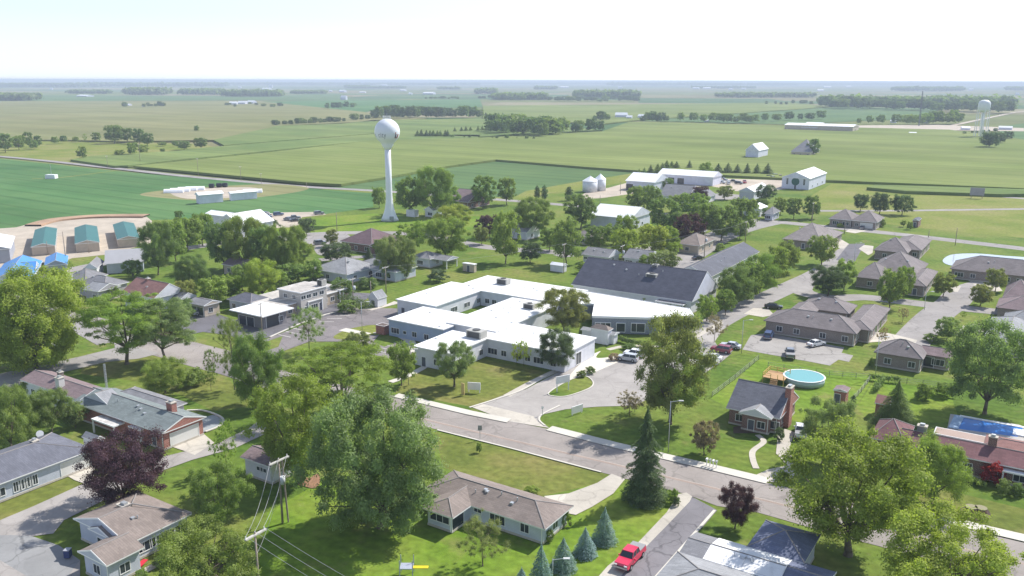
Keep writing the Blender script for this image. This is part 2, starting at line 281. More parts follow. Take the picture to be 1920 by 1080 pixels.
def mesh_leaves(name,verts,tint,limbs=None):
    n=len(tint); lv=len(limbs.v) if limbs else 0
    me=bpy.data.meshes.new(name)
    fs=np.arange(n*4).reshape(-1,4)
    me.vertices.add(n*4); me.vertices.foreach_set('co',np.ascontiguousarray(verts,dtype=np.float32).ravel())
    me.loops.add(n*4); me.loops.foreach_set('vertex_index',fs.ravel().astype(np.int32))
    me.polygons.add(n); me.polygons.foreach_set('loop_start',(np.arange(n)*4).astype(np.int32)); me.polygons.foreach_set('loop_total',np.full(n,4,dtype=np.int32))
    me.update(calc_edges=True); a=me.attributes.new('tint','FLOAT','FACE'); a.data.foreach_set('value',np.ascontiguousarray(tint,dtype=np.float32))
    me.materials.append(LEAF); return me
def trunk_mesh(name,centers,rng,base,z0,r0,nl=9,single=False,lean=0):
    mb=MB(); k=5; pts=[]
    top=(rng.normal()*.02+lean,rng.normal()*.02,base)
    mb.tube((0,0,-.02),(0,0,.03),r0*1.5,r0*1.05,8); mb.tube((0,0,.03),top,r0*1.05,r0*.8,8)
    cs=list(range(len(centers))); rng.shuffle(cs)
    for i in cs[:nl]:
        c=Vector(centers[i]); t=Vector(top); m=t.lerp(c,.45)+Vector((0,0,.03)); mb.tube(t,m,r0*.55,r0*.34,6); mb.tube(m,c,r0*.34,r0*.1,5)
        for j in cs[nl:nl+20]:
            c2=Vector(centers[j])
            if (c2-m).length<.28: mb.tube(m,c2,r0*.22,r0*.07,4)
    me=bpy.data.meshes.new(name); me.from_pydata(mb.v,[],mb.f); me.polygons.foreach_set('use_smooth',[len(f)==4 for f in mb.f]); me.materials.append(BARK); me.update(); return me
def make_proto(kind,lod,seed):
    rng=np.random.default_rng(seed); C=[];Q=[]
    N={'hi':3.6,'mid':.6,'lo':.13}[lod]; ls={'hi':.52,'mid':1.2,'lo':2.4}[lod]
    sq=1.0;dr=0;sh=.5;base=.2;r0=.022;el=1.6
    if kind in('round','dense','bush','oval','vase','airy','flat','willow'):
        prm={'round':(100,.15,1,.10,15000,.024),'dense':(130,.12,.97,.105,17000,.022),'bush':(45,.42,1,.15,5000,.04),'oval':(90,.12,1,.105,13000,.024),'vase':(130,.15,1,.088,17000,.021),'airy':(90,.2,1,.085,7500,.017),'flat':(120,.24,1,.085,16000,.018),'willow':(200,.03,1,.085,26000,.017)}[kind]
        nC,zb,zt,rc,nl,size=prm
        if kind=='bush': zb=.0
        for i in range(nC*12):
            if len(C)>=nC: break
            a=rng.random()*2*math.pi; t=rng.random()
            z=zb+rc*.6+(zt-zb-rc*1.5)*t
            s=(z-zb)/(zt-zb)
            if kind in('round','dense'): prof=math.sin(math.pi*min(1,max(0,.16+.72*s)))**.6
            elif kind=='bush': prof=math.sqrt(max(.02,1-(s)**2.2))
            elif kind=='oval': prof=math.sin(math.pi*(.12+.78*s))**.8
            elif kind=='vase': prof=min(1,.35+1.35*s)*math.sqrt(max(.05,1-max(0,(s-.45)/.6)**2))
            elif kind=='airy': prof=math.sin(math.pi*(.1+.8*s))**.7
            elif kind=='flat': prof=min(1,.55+.9*s)*math.sqrt(max(.05,1-max(0,(s-.4)/.64)**2))
            else: prof=min(1,.55+.9*s)*math.sqrt(max(.06,1-max(0,(s-.5)/.58)**2))
            lob=(1+.15*math.sin(3*a+seed)+.12*math.sin(5*a+2*seed+4*s))*(.93+.2*rng.random())
            rad=(.52-rc*.5)*prof*lob*(rng.random()**.32 if kind!='airy' else rng.random()**.5)
            c=(rad*math.cos(a),rad*math.sin(a),z+rng.normal()*.022)
            if kind!='dense' and any((c[0]-q[0])**2+(c[1]-q[1])**2+(c[2]-q[2])**2<(rc*.62)**2 for q in C): continue
            C.append(c); Q.append(rc*(.5+.8*rng.random()))
        if kind=='flat': sq=.55
        if kind=='willow': sq=1.25; el=2.6
        if kind=='airy': sh=.0
        base={'round':.15,'dense':.14,'bush':.05,'oval':.12,'vase':.14,'airy':.22,'flat':.22,'willow':.10}[kind]
        r0={'bush':.02,'airy':.013,'flat':.022,'vase':.026,'oval':.02}.get(kind,.022)
        if kind=='airy': base=.45
        v,t=leaves(C,Q,int(nl*N),size*ls,rng,sq,dr,sh,el)
        tm=trunk_mesh('trunk',C,rng,base,0,r0,nl=(4 if kind=='bush' else 10))
    else: # conifers: whorls of drooping boughs
        nW={'spruce':26,'fir':22,'column':20}[kind]; pos=[];tt=[]; nn=int({'spruce':15000,'fir':15000,'column':6000}[kind]*N)
        zb={'spruce':.0,'fir':.05,'column':.10}[kind]; br=[]
        for i in range(nW):
            s=i/(nW-1); z=zb+(1-zb)*s*.97
            if kind=='column': rad=.5*min(1,(s+.12)*4)*(1-max(0,(s-.5)/.52)**2)**.5 if s<1 else .08
            elif kind=='fir': rad=.5*(1-s)**.85*(1 if s>.06 else .8)*(.6+.6*rng.random())+.02
            else: rad=.56*(1-s**1.25)**.95+.015
            k=max(5,int(15*(1-s*.55)))
            for j in range(k):
                a=2*math.pi*(j+rng.random()*.7)/k; rr=rad*(.82+.3*rng.random())
                br.append((a,rr,z,rng.random()))
        W=np.array([b[1]+.02 for b in br]); idx=rng.choice(len(br),nn,p=W/W.sum()); B=np.array(br)[idx]
        f=rng.random(nn)**.6; rr=B[:,1]*f; a=B[:,0]+rng.normal(size=nn)*.13
        up=.05 if kind=='column' else -.07
        pos=np.stack([rr*np.cos(a),rr*np.sin(a),B[:,2]+up*f*f*(1 if kind!='column' else -1)+rng.normal(size=nn)*.007],1); pos[:,2]=np.maximum(pos[:,2],.01)
        out=np.stack([np.cos(a),np.sin(a),np.full(nn,-.15)],1); nrm=np.stack([np.cos(a)*.45,np.sin(a)*.45,np.full(nn,.8)],1)+rng.normal(size=(nn,3))*.4
        nrm/=np.linalg.norm(nrm,axis=1)[:,None]; b=np.cross(nrm,out); b/=np.linalg.norm(b,axis=1)[:,None]; t=np.cross(b,nrm)
        s=({'spruce':.026,'fir':.026,'column':.05}[kind]*ls*(.6+.8*rng.random(nn)))[:,None]*np.array([1,1,.6]); 
        q=np.stack([pos-t*s*.9,pos-b*s*.4,pos+t*s*.9,pos+b*s*.4],1); v=q.reshape(-1,3); t=.5*B[:,3]+.5*rng.random(nn)
        mb=MB(); mb.tube((0,0,-.02),(0,0,.96),.022,.003,7); tm=bpy.data.meshes.new('trunk'); tm.from_pydata(mb.v,[],mb.f); tm.materials.append(BARK); tm.update()
    return mesh_leaves('crown',v,t),tm
_p={}
def proto(kind,lod,var):
    k=(kind,lod,var)
    if k not in _p: _p[k]=make_proto(kind,lod,hash_(kind)+var*17+3)
    return _p[k]
def hash_(s): return sum(ord(c)*(i+1) for i,c in enumerate(s))
TC=dict(g=(.260,.335,.072),m=(.235,.310,.082),d=(.190,.260,.084),y=(.33,.40,.072),p=(.100,.048,.068),b=(.27,.38,.41),r=(.32,.25,.18),s=(.270,.335,.130),o=(.265,.29,.10),k=(.130,.180,.088),f=(.40,.05,.045))
rt=random.Random(7); _tn=[0]
TNAME=dict(round='deciduous_tree',dense='deciduous_tree',bush='shrub',oval='deciduous_tree',vase='deciduous_tree',airy='small_tree',flat='locust_tree',willow='maple_tree',spruce='spruce_tree',fir='fir_tree',column='narrow_tree')
def tree(kind,c,u,vb,vt,wpx,label,lod=None,cat='tree',group=None,name=None,pos=None,dims=None):
    p=P(u,vb) if pos is None else Vector(pos)
    if dims: wd,h=dims
    else: h=htop(p,vt); wd=wpx*depth(p)/F*(1.14 if kind=='spruce' else .92)
    if lod is None: lod='hi' if wd*F/depth(p)>62 else ('mid' if wd*F/depth(p)>22 else 'lo')
    _tn[0]+=1
    cm,tm=proto(kind,lod,_tn[0]%(2 if lod=='hi' else 3))
    cc=TC[c]; j=.9+.2*rt.random()
    colr=(cc[0]*j*(.95+.1*rt.random()),cc[1]*j,cc[2]*j*(.9+.2*rt.random()),1)
    nm=name or TNAME[kind]
    rz=rt.random()*6.28
    if lod=='lo' or kind=='bush':
        o=bpy.data.objects.new(nm,cm); col.objects.link(o); o.location=p; o.rotation_euler=(0,0,rz); o.scale=(wd,wd,h); o.color=colr
        return tag(o,label,cat,group)
    r=empty(nm,p,rz,label,cat,group); r.scale=(wd,wd,h)
    o=bpy.data.objects.new('crown',cm); col.objects.link(o); o.parent=r; o.color=colr
    o=bpy.data.objects.new('trunk',tm); col.objects.link(o); o.parent=r
    return r
ORD='first second third fourth fifth sixth seventh eighth ninth tenth eleventh twelfth thirteenth fourteenth fifteenth sixteenth seventeenth eighteenth nineteenth twentieth'.split()
def ordn(i): return ORD[i] if i<20 else ('twenty-'+ORD[i-20] if i<29 else ('thirtieth' if i==29 else 'thirty-'+ORD[i-30] if i<39 else 'fortieth' if i==39 else 'forty-'+ORD[i-40]))
# ---------------------------------------------------------------- buildings
WSIZE=dict(w=(1.3,1.2,1.5),W=(2.4,1.3,1.5),d=(1.05,2.1,1.05),g=(2.8,2.3,1.15),G=(4.9,2.4,1.2),p=(2.6,2.4,1.2),t=(1.2,.6,1.9),P=(4.2,3.4,1.7),s=(.9,.7,1.5))
def opening(root,side,c,y,z,k,sz=None,door=None):
    """window, door or garage door standing 4 cm proud of a wall; side 'f' faces -y, 'r' faces +x"""
    w_,h_,zc=WSIZE[k]
    if sz: w_,h_,zc=sz
    zc+=z; fr=MB(); pa=MB(); t=.09
    def B(m,a0,a1,z0,z1,o0,o1):
        if side=='f': m.box(a0,a1,y-o1,y-o0,z0,z1)
        else: m.box(y+o0,y+o1,a0,a1,z0,z1)
    x0,x1,z0,z1=c-w_/2,c+w_/2,max(.03,zc-h_/2),zc+h_/2
    B(fr,x0-t,x0,z0,z1,.0,.06);B(fr,x1,x1+t,z0,z1,.0,.06);B(fr,x0-t,x1+t,z1,z1+t,.0,.06)
    if k in 'wWts': B(fr,x0-t,x1+t,z0-t,z0,.0,.08); 
    if k in 'wt': B(fr,c-.03,c+.03,z0,z1,.025,.055)
    if k=='W':
        for q in(-1,1): B(fr,c+q*w_/6-.03,c+q*w_/6+.03,z0,z1,.025,.055)
    B(pa,x0,x1,z0,z1,.0,.02)
    nm={'w':'window','W':'window','t':'window','s':'window','d':'door','g':'garage_door','G':'garage_door','p':'doorway','P':'doorway'}[k]
    f=fr.build(nm,TRIM,root)
    pm=GLASS if k in 'wWtspP' else (mat('garage_door_panel',(.66,.65,.63),.6,.05,1) if k in 'gG' else (door or mat('door_paint',(.10,.11,.14),.5)))
    pa.build('panel' if k in 'dgG' else ('opening' if k in 'pP' else 'pane'),pm,f)  # open doorways get a dark panel in place of the shaded interior
def roofsolid(x0,x1,y0,y1,z,typ,rise,th=.18):
    mb=MB(); zt=z+th; zb=z
    mb.poly([(x0,y0,zb),(x0,y1,zb),(x1,y1,zb),(x1,y0,zb)],1)
    for a,b in (((x0,y0),(x1,y0)),((x1,y0),(x1,y1)),((x1,y1),(x0,y1)),((x0,y1),(x0,y0))): mb.poly([(*a,zb),(*b,zb),(*b,zt),(*a,zt)],1)
    kind,axd=typ[:-1],typ[-1]   # 'gable'|'hip'|'hg' + 'x'|'y' ridge direction
    if axd=='x':
        cy=(y0+y1)/2; hs=(y1-y0)/2; i0=i1=0
        if kind=='hip': i0=i1=min(hs,(x1-x0)/2-.05)
        if kind=='hipl': i0=hs
        if kind=='hipr': i1=hs
        a=(x0+i0,cy,zt+rise); b=(x1-i1,cy,zt+rise)
        mb.poly([(x0,y0,zt),(x1,y0,zt),b,a]); mb.poly([(x1,y1,zt),(x0,y1,zt),a,b])
        mb.poly([(x0,y1,zt),(x0,y0,zt),a],0 if i0 else 2); mb.poly([(x1,y0,zt),(x1,y1,zt),b],0 if i1 else 2)
        rk=[] if i1 else [((x1,y0),(x1,cy)),((x1,y1),(x1,cy))]
    else:
        cx=(x0+x1)/2; hs=(x1-x0)/2; i0=i1=0
        if kind=='hip': i0=i1=min(hs,(y1-y0)/2-.05)
        if kind=='hipf': i0=hs
        if kind=='hipb': i1=hs
        a=(cx,y0+i0,zt+rise); b=(cx,y1-i1,zt+rise)
        mb.poly([(x0,y1,zt),(x0,y0,zt),a,b]); mb.poly([(x1,y0,zt),(x1,y1,zt),b,a])
        mb.poly([(x0,y0,zt),(x1,y0,zt),a],0 if i0 else 2); mb.poly([(x1,y1,zt),(x0,y1,zt),b],0 if i1 else 2)
        rk=[] if i0 else [((x0,y0),(cx,y0)),((x1,y0),(cx,y0))]
    for (p,q) in rk:   # rake boards
        e=.05
        if axd=='x': P0=(p[0]+.003,p[1]);P1=(q[0]+.003,q[1]); o=(e,0)
        else: P0=(p[0],p[1]-.003);P1=(q[0],q[1]-.003); o=(0,-e)
        for s in (0,):
            A=[(P0[0],P0[1],zt-.12),(P1[0],P1[1],zt+rise-.12),(P1[0],P1[1],zt+rise+.08),(P0[0],P0[1],zt+.08)]
            Bq=[(a_+o[0],b_+o[1],c_) for a_,b_,c_ in A]
            mb.poly(A,1);mb.poly(Bq,1)
            for i in range(4): j=(i+1)%4; mb.poly([A[i],A[j],Bq[j],Bq[i]],1)
    return mb
RIDGE=mat('ridge_cap_grey',(.27,.25,.24),.9,.1,2)
def ridgecap(x0,x1,y0,y1,z,typ,rise):
    k,a_=typ[:-1],typ[-1]; m=MB()
    if a_=='x':
        hs=(y1-y0)/2; cy=(y0+y1)/2; i0=min(hs,(x1-x0)/2-.05) if k in('hip','hipl') else 0; i1=min(hs,(x1-x0)/2-.05) if k in('hip','hipr') else 0; a=(x0+i0,cy,z+rise); b=(x1-i1,cy,z+rise)
        c=([((x0,y0,z),a),((x0,y1,z),a)] if i0 else [])+([((x1,y0,z),b),((x1,y1,z),b)] if i1 else [])
    else:
        hs=(x1-x0)/2; cx=(x0+x1)/2; i0=min(hs,(y1-y0)/2-.05) if k in('hip','hipf') else 0; i1=min(hs,(y1-y0)/2-.05) if k in('hip','hipb') else 0; a=(cx,y0+i0,z+rise); b=(cx,y1-i1,z+rise)
        c=([((x0,y0,z),a),((x1,y0,z),a)] if i0 else [])+([((x0,y1,z),b),((x1,y1,z),b)] if i1 else [])
    if (Vector(a)-Vector(b)).length>.2: c.append((a,b))
    for p,q in c: m.tube(p,q,.09,n=5)
    return m
def rect(A,L,D,z,ax,ay,root):
    a=P(*A,z); o=Vector((root.x,root.y,0))
    lu=L if isinstance(L,(int,float)) else (a-P(*L,z)).dot(ax); ld=D if isinstance(D,(int,float)) else (P(*D,z)-a).dot(ay)
    x1=(a-o).dot(ax); y0=(a-o).dot(ay); return x1-lu,x1,y0,y0+ld
def bld(name,label,cat,blocks,az=AZ,wall=None,roof=None,group=None,over=.5,trim=None,auto=True,chim=None,vents=0):
    ax,ay=axes(az); b0=blocks[0]; a=P(*b0[0],b0[3]); x0,x1,y0,y1=rect(b0[0],b0[1],b0[2],b0[3],ax,ay,Vector((a.x,a.y,0)))
    base=Vector((a.x,a.y,0))+ax*((x0+x1)/2)+ay*((y0+y1)/2)
    root=empty(name,base,-R(az),label,cat,group); rr=random.Random(hash_(label))
    wall=wall or siding('white_siding',(.68,.68,.73)); roof=roof or shingle('grey_shingle',(.22,.22,.23))
    for bi,b in enumerate(blocks):
        A,L,D,ez,typ,pitch=b[:6]; op=b[6] if len(b)>6 else {}
        x0,x1,y0,y1=rect(A,L,D,ez,ax,ay,base); ov=op.get('over',over); W=op.get('wall',wall); Rm=op.get('roof',roof); Tm=op.get('trim',trim or TRIM)
        if x1-x0<1 or y1-y0<1: print('BAD BLOCK',label,bi,x1-x0,y1-y0); x0=min(x0,x1-3); y1=max(y1,y0+3)
        if op.get('say'): print('DIM',label[:40],round(x1-x0,1),round(y1-y0,1))
        wx0,wx1,wy0,wy1=x0+ov,x1-ov,y0+ov,y1-ov; dz=bi*.013
        mb=MB()
        if op.get('post'):
            for px,py in ((wx0,wy0),(wx1,wy0),(wx1,wy1),(wx0,wy1)): MB().box(px-.12,px+.12,py-.12,py+.12,0,ez-.26).build('post',TRIM,root)
        else:
            mb.box(wx0,wx1,wy0,wy1,0,ez-.004-dz); mb.build('wall',W,root)
            if auto: MB().box(wx0-.06,wx1+.06,wy0-.06,wy1+.06,0,.32).build('plinth',CONC,root); MB().box(wx1-.22,wx1-.12,wy0-.13,wy0-.012,.1,ez-.1).build('downpipe',TRIM,root)
        if typ=='flat':
            m=MB(); m.box(x0,x1,y0,y1,ez-.25+dz,ez+dz,1); m.poly([(x0+.15,y0+.15,ez+dz+.004),(x1-.15,y0+.15,ez+dz+.004),(x1-.15,y1-.15,ez+dz+.004),(x0+.15,y1-.15,ez+dz+.004)],0); m.build('roof',[Rm,Tm],root)
        else:
            half=(y1-y0)/2 if typ[-1]=='x' else (x1-x0)/2; rise=pitch*half
            roofsolid(x0,x1,y0,y1,ez+dz,typ,rise).build('roof',[Rm,Tm,op.get('gable',W)],root)
            if auto and typ!='flat': ridgecap(x0,x1,y0,y1,ez+dz+.18,typ,rise).build('ridge_cap',RIDGE,root)
        fr=op.get('f'); rg=op.get('r')
        if auto and fr is None and not op.get('post'):
            n=max(1,int((wx1-wx0)/4.2)); fr=[((i+.5+rr.uniform(-.15,.15))/n,rr.choice('wwwWd' if i==n//2 else 'wwW')) for i in range(n)]
        if auto and rg is None and not op.get('post'):
            n=max(1,int((wy1-wy0)/5)); rg=[((i+.5+rr.uniform(-.1,.1))/n,'w') for i in range(n)]
        for e in (fr or []): opening(root,'f',wx0+(wx1-wx0)*e[0],wy0-.004,0,e[1],*( [e[2]] if len(e)>2 else []))
        for e in (rg or []): opening(root,'r',wy0+(wy1-wy0)*e[0],wx1+.004,0,e[1],*( [e[2]] if len(e)>2 else []))
        for k in range(op.get('vents',vents if bi==0 else 0)):
            if typ=='flat': vx,vy,vz=rr.uniform(x0+1,x1-1),rr.uniform(y0+1,y1-1),ez
            elif typ[-1]=='x': vx=rr.uniform(x0+(x1-x0)*.25,x1-(x1-x0)*.25); q=.55+.3*rr.random(); vy=y0+half*q; vz=ez+.18+rise*q
            else: vy=rr.uniform(y0+(y1-y0)*.3,y1-(y1-y0)*.3); q=.5+.3*rr.random(); vx=x1-half*q; vz=ez+.18+rise*q
            if k%2: MB().tube((vx,vy,vz-.2),(vx,vy,vz+.45),.09,n=8).build('vent_pipe',METAL,root)
            else: MB().box(vx-.25,vx+.25,vy-.25,vy+.25,vz-.25,vz+.18).build('roof_vent',METAL,root)
        for (fx,fy,w_,d_,h_,cm) in op.get('chim',[]):
            cx,cy=x0+(x1-x0)*fx,y0+(y1-y0)*fy; m=MB(); m.box(cx-w_/2,cx+w_/2,cy-d_/2,cy+d_/2,0,ez+h_); m.box(cx-w_/2-.08,cx+w_/2+.08,cy-d_/2-.08,cy+d_/2+.08,ez+h_,ez+h_+.15,1); m.box(cx-w_/4,cx+w_/4,cy-d_/4,cy+d_/4,ez+h_+.15,ez+h_+.45,2); m.build('chimney',[cm,CONC,METAL],root)
        for (fx,fy,w_,d_,h_) in op.get('hvac',[]):
            cx,cy=x0+(x1-x0)*fx,y0+(y1-y0)*fy; m=MB(); m.box(cx-w_/2,cx+w_/2,cy-d_/2,cy+d_/2,ez+.1,ez+.1+h_); m.tube((cx,cy,ez+.1+h_),(cx,cy,ez+.25+h_),min(w_,d_)*.35,n=14,mi=1)
            for s in(-1,1): m.box(cx-w_*.4,cx+w_*.4,cy+s*(d_/2+.02)-.02,cy+s*(d_/2+.02)+.02,ez+.2,ez+h_-.1,1)
            m.build('roof_unit',[mat('unit_metal',(.42,.41,.38),.5,.1),mat('unit_dark',(.08,.08,.08),.6,.1)],root)
    return root
# ---------------------------------------------------------------- ground, fields, roads
LAWN=lawn_mat('lawn_grass',(.080,.140,.020),(.125,.180,.030),(.185,.20,.050),.035)
YLAWN=lawn_mat('dry_lawn',(.14,.185,.03),(.185,.21,.045),(.235,.225,.08),.03)
CORN=field_mat('corn_crop',(.145,.188,.052),(.20,.235,.078)); CORN2=field_mat('corn_crop_tan',(.175,.185,.075),(.225,.22,.10)); CORN3=field_mat('corn_crop_green',(.12,.175,.055),(.18,.225,.075),s=.01)
SOY=field_mat('soy_crop',(.068,.155,.055),(.11,.20,.075),s=.012); SOY2=field_mat('soy_crop_pale',(.085,.15,.06),(.12,.185,.07),s=.01)
STRAW=field_mat('stubble',(.19,.20,.08),(.25,.24,.12))
ROAD=asphalt('street_asphalt',(.30,.268,.248),.20,.11); DARK=asphalt('drive_asphalt',(.21,.20,.215),.35,.13); MOTEL=asphalt('lot_asphalt',(.15,.145,.16),.3,.07); LOT=asphalt('parking_asphalt',(.22,.198,.198),.25,.08); LANE=asphalt('lane_asphalt',(.30,.28,.27),.2,.08)
GRAVEL=asphalt('gravel',(.44,.38,.31),.05,.3); CONC=asphalt('concrete_paving',(.50,.46,.40),.16,.12); KERB=mat('kerb_concrete',(.56,.53,.47),.85,.1,.4)
PAINTW=mat('road_paint',(.62,.60,.56),.7,.15,2); PAINTO=mat('orange_road_paint',(.30,.235,.20),.8,.2,1)
def far_ground():
    m,t,b=nodes('farmland'); n=t.nodes; l=t.links; b.inputs['Roughness'].default_value=1; b.inputs['Specular IOR Level'].default_value=.05
    g=n.new('ShaderNodeNewGeometry'); mp=n.new('ShaderNodeMapping'); mp.inputs['Rotation'].default_value=(0,0,R(8)); l.new(g.outputs['Position'],mp.inputs[0])
    br=n.new('ShaderNodeTexBrick'); br.inputs['Scale'].default_value=.001; br.inputs['Brick Width'].default_value=.75; br.inputs['Row Height'].default_value=.36; br.inputs['Mortar Size'].default_value=.006; br.offset=.37; br.squash=1.4; br.squash_frequency=3
    br.inputs['Color1'].default_value=(0,0,0,1); br.inputs['Color2'].default_value=(1,1,1,1); br.inputs['Mortar'].default_value=(.5,.5,.5,1); l.new(mp.outputs[0],br.inputs[0])
    r=n.new('ShaderNodeValToRGB'); r.color_ramp.interpolation='CONSTANT'; e=r.color_ramp.elements; cols=[(0,(.15,.17,.06)),(.2,(.07,.13,.05)),(.36,(.19,.18,.09)),(.55,(.10,.16,.06)),(.72,(.24,.22,.13)),(.86,(.13,.17,.05))]
    e[0].color=[*cols[0][1],1]; e[1].position=cols[1][0]; e[1].color=[*cols[1][1],1]
    for p_,c_ in cols[2:]: x=e.new(p_); x.color=[*c_,1]
    l.new(br.outputs[0],r.inputs[0])
    a=n.new('ShaderNodeTexNoise'); a.inputs['Scale'].default_value=.004; a.inputs['Detail'].default_value=8; l.new(g.outputs['Position'],a.inputs[0])
    mr=n.new('ShaderNodeMapRange'); mr.inputs[1].default_value=.3; mr.inputs[2].default_value=.7; mr.inputs[3].default_value=.8; mr.inputs[4].default_value=1.2; l.new(a.outputs[0],mr.inputs[0])
    mx=n.new('ShaderNodeVectorMath'); mx.operation='SCALE'; l.new(r.outputs[0],mx.inputs[0]); l.new(mr.outputs[0],mx.inputs['Scale']); l.new(mx.outputs[0],b.inputs['Base Color']); return m
GB=60000; HAZE=.00017
mb=MB(); mb.poly([(-GB,-GB,-.6),(GB,-GB,-.6),(GB,GB,-.6),(-GB,GB,-.6)]); tag(mb.build('ground',far_ground()),None,None,None,'structure')
sheet('lawn',[(-900,420),(-300,392),(300,385),(700,345),(1080,328),(1300,322),(1560,330),(2200,352),(3200,420),(5200,2600),(960,3400),(-3500,2600)],LAWN,z=-.10)
_z[0]=-.095
# crops (stuff: standing plants) and flat fields
def crop(label,px,m,h=1.4): return sheet('corn_crop',px,m,kind='stuff',height=h,label=label,cat='crop')
sheet('field',[(-200,296),(0,297),(215,320),(480,344),(560,352),(700,362),(700,388),(590,404),(400,410),(280,412),(100,424),(-300,440)],SOY)
sheet('field',[(560,352),(640,350),(735,331),(850,311),(935,300),(1190,318),(1215,322),(1130,337),(1040,352),(975,366),(900,372),(700,358)],SOY2)
sheet('field',[(960,372),(985,358),(1080,341),(1190,324),(1215,322),(1200,336),(1110,352),(1030,362),(1000,372)],YLAWN)
crop('olive corn field stretching behind the round water tower to the far tree line',[(250,311),(330,303),(480,288),(700,263),(900,258),(1130,246),(1180,228),(1480,236),(1780,243),(1925,262),(2100,290),(2100,355),(1920,353),(1760,346),(1560,338),(1440,332),(1215,321),(1100,313),(930,299),(840,311),(735,330),(640,345),(575,342)],CORN)
crop('corn field left of the dirt crossing, behind the green paddock',[(132,299),(170,292),(330,283),(400,275),(700,251),(900,253),(900,258),(700,263),(480,285),(330,300),(240,310),(215,311)],CORN3)
crop('tan corn field across the far left',[(-300,190),(480,189),(800,222),(640,230),(520,236),(400,262),(230,265),(120,262),(0,262),(-300,265)],CORN2)
sheet('field',[(-300,262),(110,262),(230,265),(380,270),(400,275),(330,283),(170,292),(132,300),(215,313),(0,292),(-300,270)],YLAWN)
sheet('field',[(-300,175),(60,178),(470,180),(640,176),(640,190),(480,188),(0,190),(-300,190)],SOY2)
crop('greener corn strip between the far hedgerow and the round water tower',[(520,236),(640,232),(700,225),(900,222),(1130,244),(900,256),(700,250),(420,272),(400,262)],CORN3)
sheet('field',[(480,190),(700,188),(900,186),(905,200),(700,207),(640,220),(500,226),(420,212)],SOY)
crop('far corn strip behind the pine windbreak',[(905,198),(1150,196),(1480,192),(1560,200),(1180,226),(1130,232),(905,222)],CORN)
sheet('field',[(1180,226),(1560,200),(1760,203),(1750,220),(1480,233)],SOY2)
sheet('field',[(1870,238),(2100,205),(2100,290),(1925,262),(1880,260)],SOY2)
crop('low strip of corn beside the narrow lane on the far right',[(1625,351),(1640,346),(1780,350),(2000,357),(2000,362),(1880,364),(1700,358)],CORN3,1.6)
sheet('field',[(1560,344),(1625,347),(1920,362),(2100,370),(2100,470),(1920,446),(1700,424),(1600,412),(1560,404),(1470,396)],YLAWN)
sheet('field',[(720,338),(850,330),(960,330),(960,345),(900,360),(720,352)],SOY2)
# country roads
ribbon('road',[(-250,277),(0,293),(200,313.5),(340,329),(480,342),(575,350),(700,357),(830,366),(960,376),(1060,384),(1150,392),(1260,402)],7,LANE)
ribbon('path',[(212,314),(230,311),(250,307)],10,GRAVEL); ribbon('path',[(415,366),(480,360.5),(530,354),(575,349)],6,GRAVEL)
sheet('field',[(262,364),(335,354),(500,345),(575,351),(560,359),(480,370),(400,376),(320,372)],STRAW,smooth=True)
sheet('path',[(318,360),(340,354),(470,351),(482,362),(440,370),(350,372)],GRAVEL,smooth=True)
ribbon('path',[(60,335),(110,333),(215,320)],2.2,YLAWN)
ribbon('road',[(1940,206),(1900,211),(1800,232),(1765,240)],9,GRAVEL,straight=True); sheet('yard_gravel',[(1605,235),(1760,234),(1920,240),(1920,246),(1770,244),(1640,245),(1600,242)],GRAVEL)
sheet('yard_gravel',[(1524,250),(1560,244),(1606,240),(1620,243),(1575,247),(1560,253)],GRAVEL); sheet('yard_gravel',[(1380,286),(1440,284),(1480,289),(1540,291),(1500,294),(1400,293)],GRAVEL)
ribbon('path',[(1740,360),(1830,365),(1920,372),(2050,381)],6,LANE,straight=True); ribbon('path',[(1530,395),(1700,394.5),(1920,391.5),(2100,390)],5,LANE,straight=True)
ribbon('road',[(1390,412),(1470,417),(1560,426),(1640,434),(1740,445),(1920,466),(2200,500)],8,LANE)
# farmyards
sheet('yard_gravel',[(1075,374),(1100,360),(1140,352),(1200,336),(1255,328),(1340,334),(1470,338),(1500,350),(1420,362),(1380,358),(1330,348),(1240,356),(1190,362),(1130,371)],GRAVEL)
sheet('yard_gravel',[(1318,366),(1350,362),(1400,366),(1398,374),(1340,374)],LANE); sheet('drive',[(1585,434),(1600,424),(1614,417),(1640,418),(1632,427),(1622,433),(1604,437)],CONC)
# left yard of the storage units
sheet('yard_gravel',[(-60,520),(-60,432),(30,426),(60,418),(120,410),(180,403),(275,406),(285,414),(283,455),(230,470),(150,479),(110,492),(60,500),(0,506)],GRAVEL)
ribbon('dirt_bank',[(62,424),(100,414),(160,408),(215,406),(275,406)],7,mat('bare_earth',(.36,.24,.16),.95,.35,.3,bump=.6),h=.7)
ribbon('path',[(60,486),(130,482),(190,476),(260,468)],4,GRAVEL); ribbon('path',[(-50,545),(60,520),(160,500),(290,475),(420,455),(560,440),(640,437)],7,LANE)
# streets behind
ribbon('road',[(470,425),(500,450),(570,441),(620,437),(700,436),(790,440),(900,461),(1000,470),(1080,474)],7.5,LANE); sheet('parking_lot',[(478,405),(520,398),(600,397),(612,402),(566,407),(560,425),(500,428),(480,420)],GRAVEL)
sheet('drive',[(560,441),(640,437),(660,450),(640,470),(600,478),(585,462)],LANE,smooth=True)
ribbon('path',[(600,487),(660,482),(735,480)],5,LANE)
ribbon('road',[(1150,540),(1240,506),(1320,458),(1360,438),(1400,425),(1440,416)],13,LANE); ribbon('path',[(1045,480),(1140,470),(1260,462),(1330,448)],6,LANE)
